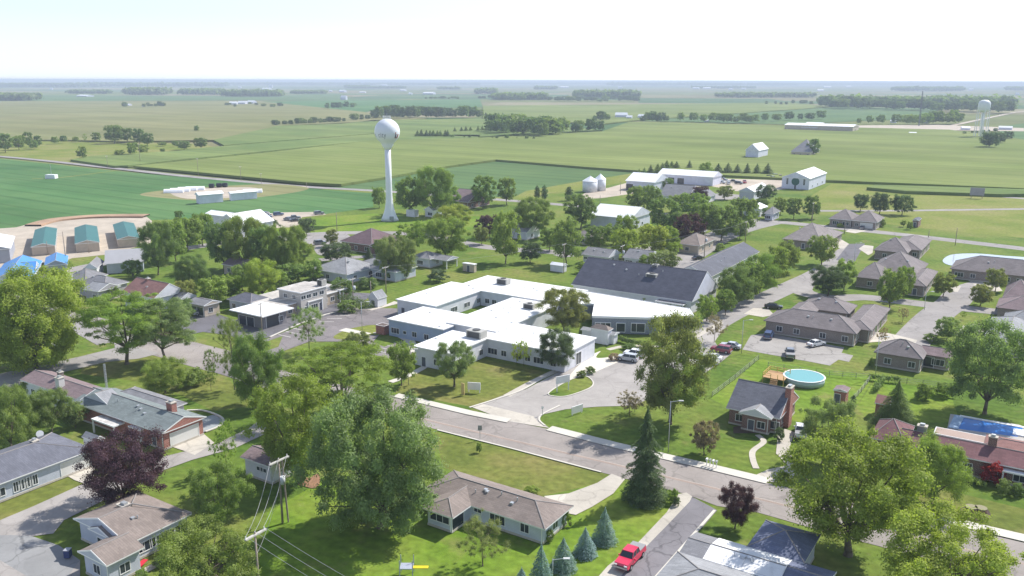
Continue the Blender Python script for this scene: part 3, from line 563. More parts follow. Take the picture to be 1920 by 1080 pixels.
# right subdivision
ribbon('road',[(1290,640),(1345,603),(1410,570),(1480,538),(1535,512),(1570,490),(1590,470),(1618,460)],7.5,LANE)
ribbon('road',[(1535,512),(1500,542),(1555,558),(1620,557),(1700,566),(1770,574),(1860,583),(1960,594)],7,LANE)
ribbon('road',[(1700,650),(1725,620),(1755,590),(1785,568),(1810,545),(1870,528),(1960,520)],8.5,LANE); sheet('parking_lot',[(1567,487),(1592,457),(1622,456),(1602,492)],MOTEL)
sheet('drive',[(1558,452),(1575,447),(1592,457),(1582,466),(1562,464)],CONC); sheet('drive',[(1610,466),(1620,459),(1638,461),(1636,474),(1628,478)],CONC)
sheet('drive',[(1625,642),(1640,622),(1665,624),(1720,637),(1710,656),(1690,650),(1650,640)],CONC); sheet('drive',[(1795,612),(1850,604),(1860,615),(1820,630),(1790,628)],CONC); sheet('drive',[(1815,525),(1850,524),(1870,534),(1880,545),(1850,548)],CONC)
sheet('drive',[(1765,545),(1785,535),(1802,537),(1796,547),(1780,546)],CONC); sheet('drive',[(1395,588),(1412,577),(1440,578),(1452,590),(1430,594)],CONC)
sheet('parking_lot',[(1392,655),(1408,628),(1440,624),(1583,651),(1578,661),(1600,666),(1592,678),(1572,674),(1556,685),(1520,678)],asphalt('worn_lot_asphalt',(.33,.31,.29),.3,.1))
sheet('pond',[(1768,487),(1785,477),(1830,475),(1880,479),(1960,486),(1960,502),(1860,501),(1800,499),(1775,495)],mat('pond_water',(.38,.41,.43),.08,.1,.1,spec=.6),smooth=True)
# yards mown and watered differently
LB=lawn_mat('watered_lawn',(.105,.185,.018),(.145,.225,.026),(.19,.235,.04),.05); LO=lawn_mat('olive_lawn',(.115,.145,.03),(.155,.175,.04),(.20,.185,.06),.06)
sheet('lawn',[(1100,900),(1290,930),(1235,985),(1140,1085),(1000,1200),(600,1200),(480,1100),(500,960),(640,880),(830,980),(1000,1010)],LB,z=-.0995+0.0000)
sheet('lawn',[(815,808),(1140,888),(1120,905),(1080,915),(990,935),(830,875)],LO,z=-.0995+0.0002); sheet('lawn',[(740,735),(770,700),(850,665),(1000,690),(1040,700),(940,742),(885,762)],LO,z=-.0995+0.0004)
sheet('lawn',[(1330,745),(1425,672),(1640,705),(1600,770),(1500,790),(1360,760)],LB,z=-.0995+0.0006); sheet('lawn',[(1640,712),(1780,730),(1800,790),(1640,795),(1605,765)],LB,z=-.0995+0.0008); sheet('lawn',[(0,880),(90,880),(165,905),(0,978),(-60,960)],LO,z=-.0995+0.0010)
sheet('lawn',[(430,425),(560,410),(700,400),(900,405),(900,430),(700,432),(560,438)],LB,z=-.0995+0.0012); sheet('lawn',[(1700,900),(1950,960),(1950,1020),(1740,965)],LO,z=-.0995+0.0014); sheet('lawn',[(170,660),(240,655),(430,712),(480,760),(400,770),(300,720),(150,700)],LO,z=-.0995+0.0016)
# streets near: main road with kerbs and pavement
main_top=[(-300,465),(0,545),(140,583),(385,646),(560,690),(735,741),(880,775),(1035,805),(1155,838),(1345,882),(1440,905),(1750,977),(1920,1017),(2300,1108)]
main_bot=[(2300,1200),(1920,1095),(1560,1000),(1410,957),(1345,948),(1287,926),(1127,885),(960,840),(820,805),(560,740),(440,708),(370,690),(200,640),(0,590),(-300,510)]
sheet('main_road',main_top+main_bot,ROAD)
sheet('side_road',[(-100,742),(0,700),(60,688),(150,668),(215,652),(215,640),(300,662),(260,672),(200,678),(120,697),(50,716),(-100,775)],LANE)
ribbon('road',[(215,640),(160,612),(110,598),(60,580)],8,LANE)
def off(px,wd,name,m,h,a=0): return ribbon(name,px,wd,m,h=h,straight=True)
off([(742,741),(880,774),(955,789)],2.0,'pavement',KERB,.12); off([(1030,803),(1155,835),(1345,879),(1440,902)],2.2,'pavement',KERB,.12); off([(1735,966),(1920,1009),(2250,1088)],2.2,'pavement',KERB,.12)
off([(820,806),(960,841),(1127,885)],.35,'kerb',KERB,.1)
ribbon('centre_line',[(745,774),(950,823),(1150,870),(1410,932),(1880,1047),(2200,1125)],.5,PAINTO,straight=True)
ribbon('centre_line',[(745,772.6),(950,821.3),(1150,868.3),(1410,930),(1880,1045)],.12,mat('pale_line',(.45,.38,.33),.8),straight=True)
# side street with pavement (bottom)
sheet('side_road',[(1287,925),(1345,956),(1300,1008),(1232,1082),(1140,1190),(1060,1300),(950,1300),(1060,1180),(1145,1090),(1197,1030),(1240,985)],DARK)
sheet('pavement',[(1272,926),(1287,923),(1298,930),(1293,940),(1255,980),(1206,1030),(1180,1060),(1110,1150),(1060,1150),(1140,1060),(1195,1018),(1250,960)],CONC); ribbon('kerb',[(1340,957),(1300,1003),(1232,1080),(1150,1180)],.4,KERB,h=.12,straight=True)
# drive loop of the care home
sheet('drive',[(885,763),(940,742),(985,730),(1060,690),(1090,676),(1120,660),(1150,652),(1190,650),(1240,655),(1290,628),(1350,604),(1360,612),(1340,640),(1350,655),(1372,662),(1350,680),(1320,700),(1290,700),(1240,735),(1190,760),(1120,762),(1060,767),(1015,777),(1010,787),(1030,802),(955,790)],asphalt('pale_drive',(.36,.335,.315),.12,.1))
sheet('drive_apron',[(885,763),(905,757),(1000,780),(1008,790),(1030,802),(955,789)],CONC)
sheet('pavement',[(1080,690),(1100,668),(1125,658),(1158,672),(1160,678),(1100,704),(1085,712),(1060,712)],mat('pale_concrete',(.60,.56,.49),.85,.08,.5))
sheet('island_lawn',[(1028,738),(1050,722),(1080,708),(1100,706),(1112,716),(1108,726),(1085,736),(1060,743),(1040,743)],LAWN,smooth=True); ribbon('kerb',[(1028,738),(1050,722),(1080,708),(1100,706),(1112,716),(1108,726),(1085,736),(1060,743),(1040,743)],.25,KERB,h=.1,closed=True)
ribbon('kerb',[(1050,760),(1018,776),(1011,787),(1022,798)],.35,KERB,h=.1); ribbon('kerb',[(1040,694),(985,728),(940,745),(880,764)],.4,KERB,h=.1); ribbon('path',[(1060,686),(1000,715),(950,742)],1.6,CONC)
sheet('island_lawn',[(1118,670),(1135,653),(1170,646),(1195,652),(1180,660),(1150,668)],LAWN,smooth=True,z=nz())
ribbon('path',[(1352,604),(1310,628),(1262,648),(1180,648),(1140,655)],1.5,CONC)
# care home car park and motel yard
sheet('parking_lot',[(380,690),(445,660),(505,633),(560,612),(610,592),(668,577),(745,578),(745,600),(725,612),(700,640),(720,650),(752,640),(775,652),(770,668),(730,680),(700,668),(640,640),(580,640),(520,662),(500,690),(560,716),(700,742),(742,742),(640,760),(500,730)],LOT)
sheet('parking_lot',[(330,600),(400,585),(440,600),(540,570),(615,545),(700,550),(668,577),(560,608),(505,632),(460,640),(430,628),(380,622),(350,628)],MOTEL)
ribbon('kerb',[(506,632),(560,608),(610,590),(666,577)],.55,KERB,h=.14,straight=True)
for i in range(5): ribbon('parking_stripe',[(602+15*i-4,595-6*i+8),(626+15*i,603-6*i)],.22,PAINTW,straight=True)
for i in range(3): ribbon('parking_stripe',[(522+14*i,627-6*i),(545+14*i,632-6*i)],.22,PAINTW,straight=True)
for i in range(4): ribbon('parking_stripe',[(702+12*i,648-5*i+9),(726+12*i,654-5*i+7)],.2,PAINTW,straight=True)
sheet('island_lawn',[(625,632),(650,618),(700,609),(735,617),(722,626),(690,629),(645,636)],YLAWN,smooth=True)
ribbon('path',[(642,617),(690,627)],2.6,KERB,straight=True); ribbon('path',[(705,625),(728,617),(770,640),(780,660)],2.2,KERB,straight=True); ribbon('path',[(733,619),(758,612)],2.4,KERB,straight=True)
sheet('island_lawn',[(440,650),(500,640),(530,630),(522,650),(470,668)],LAWN); sheet('verge',[(520,690),(560,655),(660,655),(720,670),(700,735),(600,712)],LAWN)
ribbon('path',[(732,716),(765,704),(792,690),(800,684)],1.6,KERB); ribbon('path',[(690,580),(745,566)],3,CONC,straight=True)
sheet('verge',[(672,570),(745,545),(745,562),(715,575),(672,580)],LAWN)
# drives near
sheet('drive',[(-100,1010),(0,975),(60,950),(160,905),(230,885),(310,855),(380,838),(405,833),(470,800),(480,792),(500,792),(500,812),(440,840),(360,862),(310,880),(260,900),(190,940),(120,975),(100,1000),(60,1005),(110,1025),(150,1050),(150,1100),(60,1180),(-100,1200)],asphalt('worn_street',(.34,.315,.295),.14,.1))
sheet('lot',[(-100,1005),(20,1003),(60,1005),(110,1022),(150,1050),(120,1090),(50,1080),(0,1050),(-100,1040)],asphalt('old_lot',(.27,.27,.27),.3,.08))
sheet('drive',[(315,835),(372,805),(402,830),(365,853),(345,845)],CONC); sheet('drive',[(105,880),(150,850),(178,868),(175,905),(160,907),(140,900)],CONC); ribbon('path',[(-10,918),(40,912),(80,893),(115,885)],2.2,CONC)
sheet('drive',[(1020,930),(1066,925),(1120,905),(1147,888),(1172,898),(1150,925),(1110,950),(1080,965),(1050,960)],CONC); sheet('drive',[(1460,800),(1490,810),(1480,840),(1492,870),(1478,874),(1455,850)],CONC)
ribbon('path',[(1420,815),(1432,828),(1412,845),(1412,862),(1418,878)],1.0,CONC); sheet('drive_apron',[(1418,890),(1440,880),(1480,872),(1495,890),(1470,905),(1440,903)],CONC)
sheet('patio',[(255,1040),(265,1045),(310,1010),(330,985),(360,960),(345,955),(290,1000)],asphalt('patio_concrete',(.38,.33,.29),.2,.2)); ribbon('path',[(262,1075),(290,1060),(330,1040)],1.2,CONC)
sheet('patio',[(372,790),(400,778),(418,788),(412,800),(385,810),(372,808)],asphalt('grey_terrace',(.30,.33,.34),.2,.2),smooth=True); ribbon('kerb',[(350,770),(380,770),(410,780),(419,790),(410,800),(385,810)],.4,KERB,h=.15)
sheet('patio',[(1375,800),(1375,812),(1470,812),(1470,790)],mat('mulch',(.10,.07,.05),.95,.3,2)); sheet('patio',[(1775,808),(1782,776),(1910,796),(1920,800),(1920,838),(1860,835)],mat('pale_pool_deck',(.45,.42,.40),.8,.1,1)); sheet('mulch_bed',[(556,905),(566,893),(580,896),(596,888),(600,905),(590,915),(572,912)],mat('orange_mulch',(.27,.15,.09),.95,.3,2),smooth=True)
sheet('mulch_bed',[(1800,955),(1815,947),(1840,948),(1856,960),(1853,972),(1828,976),(1806,968)],mat('dark_mulch',(.07,.05,.04),.95,.3,2),smooth=True)
# ---------------------------------------------------------------- the buildings
WS=siding('white_siding',(.68,.68,.73)); BS=siding('pale_blue_siding',(.50,.53,.62)); TS=siding('tan_siding',(.50,.42,.34)); MW=siding('white_ribbed_metal',(.64,.65,.75),.3,.88)
BRN=shingle('brown_shingle',(.24,.20,.18)); TAUPE=shingle('taupe_shingle',(.21,.185,.185)); GRY=shingle('grey_shingle',(.22,.22,.235)); DGR=shingle('charcoal_shingle',(.085,.09,.12)); GGR=shingle('grey_green_shingle',(.20,.23,.23)); LGR=shingle('light_grey_shingle',(.29,.295,.31))
RBR=shingle('red_brown_shingle',(.20,.105,.11)); MAR=shingle('faded_maroon_shingle',(.27,.15,.135)); PBR=shingle('brown_mauve_shingle',(.23,.175,.18)); DBL=shingle('slate_blue_shingle',(.145,.15,.18))
MEMB=membrane('white_roof_membrane'); WMET=mat('white_metal_roof',(.80,.81,.84),.45,.05,.5); TEAL=mat('teal_metal_roof',(.035,.135,.125),.45,.08,.5); BLUE=mat('blue_metal_roof',(.07,.24,.56),.45,.1,.5); FLATG=mat('old_flat_roof',(.45,.42,.39),.85,.25,.8,fine=1.2)
BR1=brick('taupe_brick',(.25,.19,.17),(.19,.15,.14)); BR2=brick('red_brick',(.36,.10,.07),(.28,.08,.055)); BR3=brick('dark_red_brick',(.19,.075,.06),(.13,.055,.05)); BR4=brick('pale_stone',(.48,.38,.28),(.36,.28,.21)); 
# care home: low white-roofed wings round a court
def wing_poly(root,px,z,wall,roofm,k):
    pts=[P(a,b,z) for a,b in px]; o=Vector(root.location); c=math.cos(-root.rotation_euler.z); s=math.sin(-root.rotation_euler.z)
    L=[((p.x-o.x)*c-(p.y-o.y)*s,(p.x-o.x)*s+(p.y-o.y)*c) for p in pts]
    ar=sum(L[i][0]*L[(i+1)%len(L)][1]-L[(i+1)%len(L)][0]*L[i][1] for i in range(len(L)))
    if ar<0: L.reverse()
    zz=z+.02*k; cx=sum(p[0] for p in L)/len(L); cy=sum(p[1] for p in L)/len(L); In=[(x+(cx-x)*.012,y+(cy-y)*.012) for x,y in L]
    mb=MB()
    for i in range(len(In)): a=In[i];b=In[(i+1)%len(In)]; mb.poly([(*a,0),(*b,0),(*b,zz-.3),(*a,zz-.3)])
    mb.build('wall',wall,root); mb=MB()
    for i in range(len(L)):
        a=L[i];b=L[(i+1)%len(L)]; mb.poly([(*a,zz-.42),(*b,zz-.42),(*b,zz+.12),(*a,zz+.12)],1); mb.poly([(*a,zz+.12),(*b,zz+.12),(*In[(i+1)%len(L)],zz+.12),(*In[i],zz+.12)],1); mb.poly([(*In[(i+1)%len(L)],zz+.12),(*In[i],zz+.12),(*In[i],zz),(*In[(i+1)%len(L)],zz)],1)
    mb.poly([(*p,zz) for p in In],0); mb.poly([(*p,zz-.42) for p in reversed(L)],1)
    o=mb.build('roof',[roofm,TRIM],root); bm=bmesh.new(); bm.from_mesh(o.data); bmesh.ops.triangulate(bm,faces=[f for f in bm.faces if len(f.verts)>4]); bm.to_mesh(o.data); bm.free()
def loc(root,u,v,z):
    p=P(u,v,z); return root.matrix_basis.inverted()@p
ch=bld('care_home','long single-storey care home with bright white flat roofs, pale walls and a grass court','building',[
 ((817,574),(744,560),(918,539),4.2,'flat',0,dict(over=.3,wall=WS,f=[(.15,'d'),(.4,'w'),(.7,'w')],r=[(.04,'w'),(.1,'w'),(.3,'w'),(.36,'w'),(.55,'w'),(.6,'w'),(.8,'w'),(.9,'d')],vents=5)),
 ((1046,568),(850,537),(1110,545),4.2,'flat',0,dict(over=.3,f=[(.33,'w'),(.4,'w'),(.25,'d'),(.5,'w')],r=[],hvac=[(.3,.6,3.4,2.2,1.5)],vents=6)),
 ((831,618),(724,598),(880,590),4.2,'flat',0,dict(over=.3,wall=siding('shaded_white_siding',(.34,.42,.56)),f=[(.12,'W'),(.48,'w'),(.7,'w'),(.3,'s')],r=[],vents=6)),  # white wall facing away from the sun, its shade put into the blue-grey colour
 ((930,622),(840,603),(1050,572),4.5,'flat',0,dict(over=.3,f=[],r=[],hvac=[(.7,.75,3,1.8,1.3)],vents=9)),
 ((846,664),(773,649),(914,632),4.2,'flat',0,dict(over=.3,wall=WS,f=[(.25,'d'),(.6,'w')],r=[(.2,'W'),(.5,'w'),(.8,'w')],hvac=[(.75,.9,4,2.6,1.6)],vents=3)),
 ((1060,664),(890,630),(1118,633),4.2,'flat',0,dict(over=.3,f=[(.2,'W'),(.33,'w'),(.5,'w'),(.6,'w'),(.72,'W'),(.88,'w')],r=[(.45,'w',(2.2,2.6,1.5))],vents=7)),
],wall=siding('white_panel',(.64,.65,.71),.3,.85),roof=MEMB,auto=False)
wing_poly(ch,[(1110,594),(1215,597),(1301,593),(1293,580),(1150,556),(1060,541),(1036,552),(1060,572),(1114,571)],4.1,brick('blue_grey_brick',(.20,.23,.30),(.15,.18,.24)),MEMB,7)
for q in ((1135,612),(1163,613),(1195,615),(1245,614),(1270,613)):
    l=loc(ch,q[0],q[1],1.4)
p0=loc(ch,1110,594,4.1); p1=loc(ch,1215,597,4.1)
def face_windows(root,a,b,specs,inset=.35):
    a=Vector((a.x,a.y,0)); b=Vector((b.x,b.y,0)); d=(b-a); L=d.length; d.normalize(); n=Vector((d.y,-d.x,0))
    for t,w_,h_,zc,dark in specs:
        c=a+d*(L*t)-n*(inset*-.0)+n*.06; m=MB(); x=d*(w_/2); 
        def slab(mm,x0,x1,z0,z1,o0,o1):
            A=[c+d*x0+n*o0,c+d*x1+n*o0,c+d*x1+n*o1,c+d*x0+n*o1]; v=[(p.x,p.y,z0) for p in A]+[(p.x,p.y,z1) for p in A]; i=len(mm.v); mm.v+=v
            for f in ((3,2,1,0),(4,5,6,7),(0,1,5,4),(1,2,6,5),(2,3,7,6),(3,0,4,7)): mm.f.append(tuple(i+k for k in f)); mm.mi.append(0)
        slab(m,-w_/2-.12,-w_/2,zc-h_/2-.12,zc+h_/2+.12,-.3,.1);slab(m,w_/2,w_/2+.12,zc-h_/2-.12,zc+h_/2+.12,-.3,.1);slab(m,-w_/2,w_/2,zc+h_/2,zc+h_/2+.12,-.3,.1);slab(m,-w_/2,w_/2,zc-h_/2-.12,zc-h_/2,-.3,.1)
        for k in range(1,int(w_/1.2)): slab(m,-w_/2+k*1.2-.05,-w_/2+k*1.2+.05,zc-h_/2,zc+h_/2,-.3,.08)
        f=m.build('window',TRIM,root); m=MB(); slab(m,-w_/2,w_/2,zc-h_/2,zc+h_/2,-.3,.03); m.build('pane',GLASS,f)
face_windows(ch,p0,p1,[(.2,3.6,1.9,1.7,1),(.52,2,2.1,1.6,1),(.83,3.2,2.1,1.7,1)])
# halls behind
bld('hall','long hall with charcoal shingle roof and white right-hand gable behind the care home','building',[((1298,567),(1066,536),(1341,538),3.6,'gablex',.62,dict(f=[(i/9+.05,'w') for i in range(9)],r=[(.3,'w'),(.62,'w')],gable=MW,vents=4,hvac=[(.6,.35,3.2,2.4,4.6),(.585,.5,1.6,1.6,6.6)])),],wall=WS,roof=DGR)
bld('hall','long grey-roofed hall running away from the charcoal-roofed hall along the back street','building',[((1330,522),11.4,(1419,472),3.6,'gabley',.48,dict(f=[],r=[(i/12+.04,'w') for i in range(12)],vents=2)),],wall=WS,roof=shingle('slate_grey_shingle',(.125,.13,.155)))
bld('pergola','white-framed slatted sunshade against the charcoal-roofed hall','pergola',[((1281,572),8,(1291,560),3.0,'flat',0,dict(post=True,over=.3,roof=mat('dark_slats',(.16,.16,.18),.7,.3,2)))],auto=False)
bld('gazebo','small shelter with a pale brown tiered roof and white sides beside the hedges','gazebo',[((1152,630),9,(1156,624),2.2,'gablex',.3,dict(f=[],r=[],over=.3,roof=LGR)),((1141,622),5,(1143,616),3.4,'hipx',.7,dict(f=[],r=[],over=.3,roof=BRN))],wall=WS,roof=BRN,auto=False)
bld('enclosure','small brick bin enclosure against the left end of the care home','enclosure',[((720,612),(707,608),(728,607),2.2,'flat',0,dict(over=.0,f=[],r=[],roof=mat('enclosure_floor',(.12,.09,.08))))],wall=BR2,auto=False)
# motel / office across the car park
bld('office_building','two-storey tan block with flat roof, low wing and drive canopies beside the car park','building',[
 ((563,549),(522,540),(613,534.5),6.3,'flat',0,dict(wall=siding('stone_siding',(.47,.44,.41)),f=[(.3,'w',(1.2,1,4.7)),(.7,'w',(1.2,1,4.7))],r=[(.1,'w',(1.6,1,4.7)),(.3,'w',(1.6,1,4.7)),(.55,'w',(1.6,1,4.7)),(.8,'w',(1.6,1,4.7)),(.2,'w'),(.5,'W'),(.75,'d')],hvac=[(.85,.9,1.8,1.8,1.6)])),
 ((520,577),(455,561),(620,533),3.4,'flat',0,dict(f=[],r=[(i/10+.06,'w') for i in range(9)],vents=3)),
 ((578,566),6,(600,557),3.3,'flat',0,dict(post=True,over=.2)),
 ((637,544),(606,540),(627,552-14),3.6,'flat',0,dict(post=True,over=.3)),
],wall=BR4,roof=FLATG,auto=False,over=.35)
bld('canopy_building','low building under a bright white flat canopy beside the dark yard','building',[((492,594),(424,582),(531,583-10),3.7,'flat',0,dict(f=[(.2,'p'),(.5,'p')],r=[(.4,'P'),(.75,'w')],over=1.4))],wall=mat('grey_wall',(.22,.21,.22)),roof=WMET,auto=False)
bld('garden_shed','white barn-shaped shed on the grass left of the care home','shed',[((708,562),3.6,(718,555),2.2,'gabley',1.0,dict(f=[(.5,'d',(1.2,1.7,.9))],r=[],over=.15))],wall=WS,roof=LGR,auto=False)
bld('garden_shed','brown box shed with a white roof on the open lawn behind the care home','shed',[((889,504-8),4.8,(892,494),2.7,'flat',0,dict(over=.15,f=[(.5,'d')],r=[]))],wall=TS,roof=WMET,auto=False)
bld('garden_shed','low white shed on the lawn left of the charcoal-roofed hall','shed',[((1056,500),5,(1062,497),2.0,'gablex',.5,dict(over=.15,f=[],r=[]))],wall=WS,roof=WMET,auto=False)
# behind, across the middle
bld('house','wide light-grey hip-roofed house behind the two-storey tan block','house',[((650,516),(592,514-12),(682,494),3.0,'hipx',.42,dict(vents=2)),((742,512),(650,500),(760,497),3.0,'hipx',.4,dict(roof=LGR,f=[(.15,'W'),(.4,'p'),(.62,'W'),(.85,'w')]))],wall=BS,roof=LGR)
bld('house','dark red brick house with plum roof and lit right gable between the streets','house',[((697,461),(655,449),(727,444),3.0,'hipx',.5),((722,466),(700,460),(742,452),3.0,'gabley',.5)],wall=BR3,roof=shingle('plum_shingle',(.16,.11,.12)))
bld('house','grey bungalow with covered patio right of the feathery light-green tree','house',[((806,487),(775,480),(822,478),3.0,'hipx',.4),((838,490),(806,484),(848,482),2.8,'gablex',.3,dict(post=True))],wall=BS,roof=GRY)
bld('house','low brown farmhouse in front of the green field, right of the round tower','house',[((878,380),(845,375),(902,370),3.2,'gablex',.5)],wall=BR3,roof=PBR)
bld('house','white cottage half hidden by the trees right of the tower foot','house',[((812,396),(800,393),(818,388),3,'gabley',.6)],wall=WS,roof=LGR)
bld('utility_tank','small white flat-topped pump house beside the tower foot','pump house',[((777,399-4),5,(781,397-4),3.0,'flat',0,dict(over=.1,f=[],r=[]))],wall=WS,roof=WMET,auto=False)
bld('house','white ranch house with dark roof and five small windows, behind the charcoal-roofed hall','house',[((1141,484),(1092,477),(1153,474),2.9,'gablex',.42,dict(f=[(.1,'t'),(.3,'t'),(.5,'t'),(.7,'t'),(.9,'t')],vents=3))],wall=WS,roof=GRY)
bld('house','second white ranch house to the right of the one with five small windows','house',[((1215,489),(1170,482),(1230,478),2.9,'gablex',.42,dict(vents=3,f=[(.2,'W'),(.6,'w')]))],wall=WS,roof=GRY)
bld('house','brown-roofed house tucked under the trees beside the back street','house',[((1312,462),(1272,455),(1335,452-3),3,'hipx',.4)],wall=TS,roof=BRN)
bld('house','small brown-roofed house behind the lobed tree near the middle of the town','house',[((1108,446),(1078,441),(1120,436),3,'hipx',.4)],wall=TS,roof=TAUPE)
bld('house','pale house showing between trees left of the plum tree','house',[((988,437),(962,432),(1000,428),3,'gablex',.45)],wall=WS,roof=LGR)
bld('barn','long white metal barn with a low roof behind the lime-green trees','barn',[((1184,411),(1114,401),(1216,399),4.8,'gablex',.36,dict(f=[],r=[(.3,'d'),(.6,'w')]))],wall=MW,roof=WMET,auto=False)
# farmyard right of the bins
bld('machine_shed','white machine shed with a dark open bay on its left gable, behind the grain bins','barn',[((1228,343),(1196,336-2),(1262,337),5,'gablex',.38,dict(f=[(.12,'P')],r=[]))],wall=MW,roof=WMET,auto=False)
bld('machine_shed','long white machine shed with three open bays at the back of the farmyard','barn',[((1338,333),(1243,324),(1344,328),5,'gablex',.35,dict(f=[(.06,'P'),(.24,'P'),(.42,'P')],r=[]))],wall=MW,roof=WMET,auto=False)
bld('farmhouse','long white farmhouse with grey roof in front of the machine sheds','house',[((1290,371),(1240,365),(1300,362),3,'gablex',.5,dict(vents=2)),((1318,373),(1290,368),(1328,364),3,'gabley',.6)],wall=WS,roof=GRY)
bld('barn','white barn with a pale left gable between the farmyard and the church','barn',[((1415,361),(1390,357),(1437,351),4,'gabley',.5,dict(f=[],r=[]))],wall=MW,roof=WMET,auto=False)
cb=bld('church_hall','white metal hall with round green emblem on its front wall and two dark windows','church hall',[((1519,336),(1470,331),(1558,325),6.2,'gabley',.40,dict(f=[(.2,'t',(1,3.4,4.2)),(.82,'t',(1,3.4,4.2)),(.5,'d')],r=[(.2,'w'),(.5,'w'),(.8,'w')],vents=1))],wall=MW,roof=WMET,auto=False)
bld('barn','tall white barn alone in the cornfield','barn',[((1423,283),(1401,281),(1440,279),6.5,'gabley',.9,dict(f=[],r=[(.5,'g')]))],wall=MW,roof=WMET,auto=False)
bld('farmhouse','grey-roofed farmhouse hidden behind a dark tree in the cornfield','house',[((1520,286),(1488,283),(1530,281),3.4,'hipx',.6)],wall=TS,roof=GRY)
bld('warehouse','very long low warehouse with a white roof at the far edge of the fields','warehouse',[((1600,238),(1486,232),34,6.5,'gablex',.12,dict(f=[],r=[(.4,'P')])),((1533,240),(1508,238),(1536,236),4,'gablex',.2,dict(f=[],r=[]))],wall=TS,roof=WMET,auto=False)
bld('garden_shed','tiny white-roofed shed beside the back street, right of the wood of mixed trees','shed',[((1426,393),(1410,384),(1437,388-1),3.4,'gabley',.35,dict(over=.2))],wall=WS,roof=WMET,auto=False)
bld('house','small bungalow with a slate roof at the bend of the back street','house',[((1450,402),(1436,399),(1462,396),3,'hipx',.45)],wall=BS,roof=GRY)
bld('farm_shed','white gabled farm shed, left of the pair in the green field','barn',[((372,367),(352,366),(398,357.5),4.2,'gabley',.45,dict(f=[],r=[]))],wall=MW,roof=WMET,auto=False,az=50)
bld('farm_shed','white metal shed right of the first one in the green field','barn',[((432,363.5),(418,363),(470,356),3.6,'gabley',.4,dict(f=[],r=[])),],wall=MW,roof=WMET,auto=False,az=50)
for i,(u,v) in enumerate(((326,361),(338,359),(352,357),(366,356),(462,364),(474,361))):
    p=P(u,v); m=MB(); 
    for k in range(8):
        a0,a1=math.pi*k/8,math.pi*(k+1)/8
        m.poly([(-5,2*math.cos(a0),2*math.sin(a0)),(5,2*math.cos(a0),2*math.sin(a0)),(5,2*math.cos(a1),2*math.sin(a1)),(-5,2*math.cos(a1),2*math.sin(a1))])
    for x in(-5,5): m.poly([(x,2*math.cos(math.pi*k/8),2*math.sin(math.pi*k/8)) for k in range(9)])
    o=m.build('calf_hut',WMET); o.location=p; o.rotation_euler=(0,0,.2); tag(o,ordn(i)+' from the left of the rounded white huts round the sheds in the green field','hut','rounded white huts')
# storage units
for i,(A,L,D) in enumerate((((104,461),(58,462),(105,429)),((187,455),(140,458.5),(181,425)),((263,447),(219,449.5),(252,419)))):
    bld('storage_building',('left','middle','right')[i]+' one of three tan storage buildings under teal metal roofs','storage building',[(A,L,D,3.0,'gabley',.26,dict(over=.25,f=[(.5,'d')] if 0 else [],r=[(k/7+.07,'g',(2.4,2.2,1.1)) for k in range(7)]))],az=-26.4,wall=TS,roof=TEAL,group='storage buildings in the gravel yard',auto=False)
bld('barn','white-roofed metal building cut by the left edge beside the storage yard','barn',[((20,467),(-40,470),(27,446-2),4.6,'gabley',.3,dict(f=[],r=[]))],az=-26.4,wall=siding('slate_siding',(.34,.36,.42)),roof=WMET,auto=False)
bld('long_garage','long pale-blue garage with grey metal roof below the right storage building','garage',[((271,491),(196,496),(264,474),3.2,'gablex',.35,dict(f=[],r=[]))],az=-22,wall=BS,roof=mat('grey_metal_roof',(.34,.34,.36),.5,.06),auto=False)
bld('house','blue-roofed gabled house below the left storage building','house',[((127,496),(83,498),(120,481),3.1,'gabley',.45)],az=-26,wall=siding('slate_siding',(.34,.36,.42)),roof=BLUE)
bld('house','large blue metal-roofed house cut by the left edge','house',[((60,523),(-20,529),(52,492),3.2,'gabley',.45),((66,512),(30,514),(64,499),3.0,'gablex',.4)],az=-22,wall=BS,roof=BLUE)
bld('garage','white garage with a black open doorway in its gable','garage',[((182,504),(152,508.5),(164,492),3.0,'gabley',.8,dict(f=[(.52,'G',(3.4,2.4,1.2))],r=[(.5,'s')]))],az=-14,wall=WS,roof=GRY)
bld('house','dull grey-brown roofed house behind the big yellow-green tree','house',[((92,529),(62,526),(100,516),3,'hipx',.5),((117,530),(92,528),(106,514),3,'gabley',.5,dict(roof=LGR))],az=20,wall=WS,roof=TAUPE)
bld('house','grey hip-roofed cottage just below the white garage','house',[((160,527),(116,524),(168,512),3,'hipx',.55,dict(vents=1))],az=20,wall=BS,roof=GRY)
bld('house','grey house with a front wing and pale stone side, left of the red-brown roofed house','house',[((196,541),(142,533),(212,525),3.2,'hipx',.5,dict(vents=2)),((184,548),(157,543),(205,534),3.1,'gablex',.4,dict(roof=LGR))],az=26,wall=siding('mauve_grey_siding',(.36,.34,.37)),roof=GRY)
bld('house','house with faded red-brown roof and tall white gable facing right','house',[((289,561),(222,549),(316,540),4.2,'gablex',.62,dict(vents=1,f=[(.3,'w'),(.75,'w')],r=[(.6,'w',(1.2,1.3,2.6))],chim=[(.35,.5,1,.9,3.4,BR2)])),((338,563),(300,557),(348,551),3.2,'gablex',.5,dict(roof=GRY))],az=AZ,wall=WS,roof=MAR)
bld('carport','dark grey carport and shed beside the yard with the silver car','carport',[((382,575),(345,569),(395,562),3,'gablex',.3,dict(f=[(.3,'p'),(.7,'p')]))],wall=TS,roof=GRY)
bld('church','church with very large white metal roofs at the edge of the green field','church',[((452,425),(408,417),(482,410),5,'gabley',.5,dict(f=[(.4,'w')])),((478,414),(380,402),(489,407),4.5,'gablex',.3)],wall=WS,roof=WMET)
